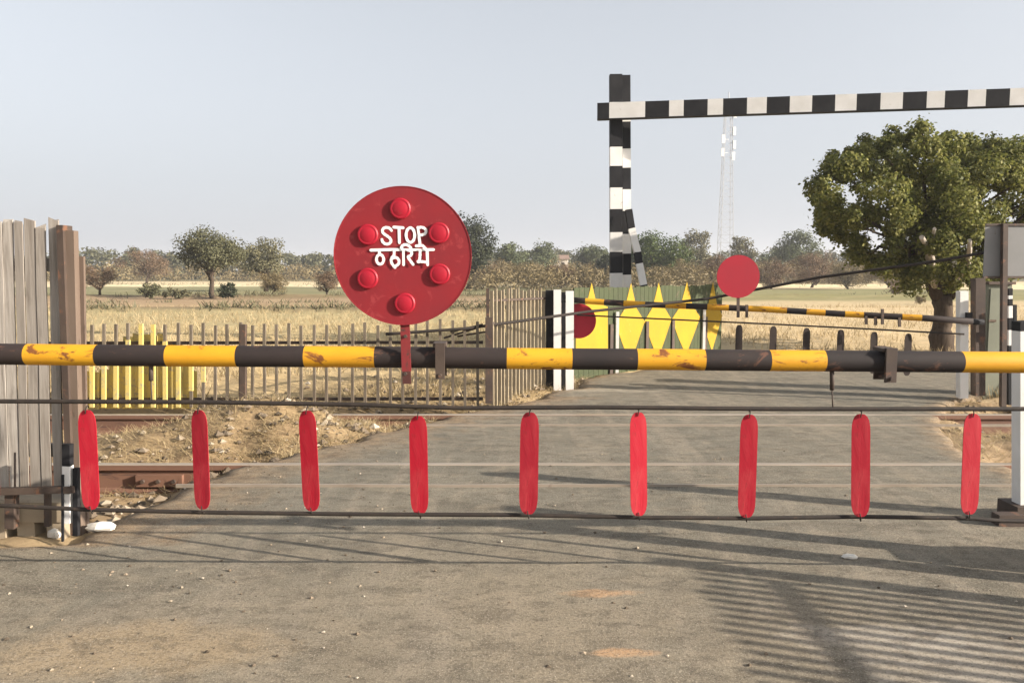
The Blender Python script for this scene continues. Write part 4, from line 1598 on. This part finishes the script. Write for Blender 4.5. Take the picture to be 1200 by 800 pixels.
def bund_weeds():
    while True:
        yb = rg.choice((31.0, 31.0, 47.0, 47.0, 40.0, 84.0))
        x = rg.uniform(-0.72, 0.55) * yb
        y = yb + rg.gauss(0, 0.4) + 2.0 * nz(x, 0, 0.05, yb)
        if x > 0.05 * yb and yb < 45:
            continue
        if mnoise.noise(Vector((x * 0.35, y * 0.2, 6.1))) < -0.05:
            continue
        return x, y, ground_z(x, y) - 0.02


tag(quads_mesh('field_weeds', blades(3600, bund_weeds, 0.10, 0.30, 0.03, 5, 0.7), 'leaf_pale'), 'dull olive weeds growing along the low field banks', 'weeds', kind='stuff')

# ------------------------------------------------------------------ the big tree
YBT = 14.7
bx = P(1104, 410, YBT).x
bt = empty('broadleaf_tree', (bx, YBT, ground_z(bx, YBT)), 'big dense green tree with forked trunk standing close behind the road', 'tree')
rng = np.random.default_rng(21)
sc14 = YBT / FPX


def BP(u, v, dy=0.0):
    return P(u, v, YBT + dy)


outline = [(945, 222), (952, 200), (968, 182), (992, 172), (1004, 160), (1040, 152), (1062, 149), (1098, 150), (1122, 155), (1150, 160), (1178, 164), (1215, 172), (1250, 195), (1275, 230), (1270, 270), (1230, 300),
           (1180, 332), (1135, 340), (1085, 334), (1050, 330), (1015, 316), (990, 290), (962, 280), (958, 262), (950, 245)]


def inside(u, v):
    c = False
    j = len(outline) - 1
    for i in range(len(outline)):
        (a, b), (d, e) = outline[i], outline[j]
        if (b > v) != (e > v) and u < (d - a) * (v - b) / (e - b) + a:
            c = not c
        j = i
    return c


clumps = []
tries = 0
while len(clumps) < 290 and tries < 9000:
    tries += 1
    u, v = rng.uniform(940, 1280), rng.uniform(145, 340)
    if not inside(u, v):
        continue
    # depth of the crown here: thick in the middle, thin at the edge
    e = min(math.hypot(u - a, (v - b)) for a, b in outline)
    if e < 15:
        continue
    th = 2.3 * math.sqrt(max(0.03, 1 - (1 - min(e, 95) / 95) ** 2))
    dy = rng.uniform(-1, 1) * th
    # holes on the left lower side
    if math.hypot((u - 985) / 16, (v - 218) / 10) < 1 or math.hypot((u - 1012) / 20, (v - 272) / 11) < 1:
        continue
    clumps.append((u, v, dy, min(rng.uniform(0.12, 0.30), e * sc14 * 0.85 + 0.08)))
# rim clumps give the bumpy outline
for i in range(len(outline)):
    a, b = outline[i], outline[(i + 1) % len(outline)]
    for t in (0.1, 0.35, 0.6, 0.85):
        u, v = a[0] + (b[0] - a[0]) * t, a[1] + (b[1] - a[1]) * t
        cu, cv = 1105, 235
        d = math.hypot(u - cu, v - cv)
        if v > 310 and rng.random() < 0.45:
            continue
        f = rng.uniform(5, 22) / d
        clumps.append((u + (cu - u) * f, v + (cv - v) * f, rng.uniform(-0.7, 0.7), rng.uniform(0.07, 0.19)))
cl = []
for u, v, dy, r_ in clumps:
    c = BP(u, v, dy)
    cl.append((np.array(c), r_, int(90 + 4300 * r_ ** 1.9)))
q = clump_leaves(rng, cl, 0.070, 1.55, 0.85)
crown = quads_mesh('crown', q, 'leaf_big', bt)
m = MB()
fork = BP(1104, 345)
limb(m, BP(1104, 418), fork, 0.215, 0.16, rng, 9, 0.07)
lf = limb(m, fork + Vector((-0.06, 0, -0.06)), BP(1082, 300, -0.1), 0.16, 0.10, rng, 4, 0.06)
rf = limb(m, fork + Vector((0.08, 0, -0.03)), BP(1130, 305, 0.15), 0.15, 0.09, rng, 4, 0.06)
cf = limb(m, fork + Vector((0.0, 0.05, -0.05)), BP(1108, 270, 0.4), 0.12, 0.07, rng, 4, 0.08)
for u, v, dy, r_ in clumps[:75]:
    tgt = BP(u, v, dy)
    st_ = min((lf[-1], rf[-1], cf[-1], lf[2], rf[2]), key=lambda p: (p - tgt).length)
    limb(m, st_, tgt, 0.045, 0.012, rng, 5, 0.14, 0.05)
m.build('trunk', 'bark', bt)
for (a, b, r0) in (((1092, 303, -1.3), (1080, 278, -2.2), 0.050), ((1088, 288, -1.5), (1095, 268, -2.1), 0.035), ((1133, 315, -1.3), (1136, 282, -2.2), 0.045)):
    m = MB()
    limb(m, BP(*a), BP(*b), r0, r0 * 0.75, rng, 4, 0.05)
    limb(m, rf[1] if a[0] > 1110 else lf[1], BP(*a), r0 * 1.25, r0, rng, 4, 0.05)
    m.build('pale_limb', 'palebark', bt)

# ------------------------------------------------------------------ haze
hz_ = bpy.data.materials.new('thin_haze')
hz_.use_nodes = True
t = hz_.node_tree
for n_ in list(t.nodes):
    if n_.type == 'BSDF_PRINCIPLED':
        t.nodes.remove(n_)
pv = t.nodes.new("ShaderNodeVolumePrincipled")
pv.inputs['Color'].default_value = (0.90, 0.92, 0.96, 1)
pv.inputs['Density'].default_value = 0.0008
pv.inputs['Anisotropy'].default_value = 0.2
t.links.new(pv.outputs[0], t.nodes["Material Output"].inputs['Volume'])
M['haze'] = hz_
m = MB()
m.box((-1600, -1600, -2.0), (1600, 3600, Htw + 2.0))
tag(m.build('haze', 'haze'), kind='stuff', label='thin pale haze over the fields', cat='haze')
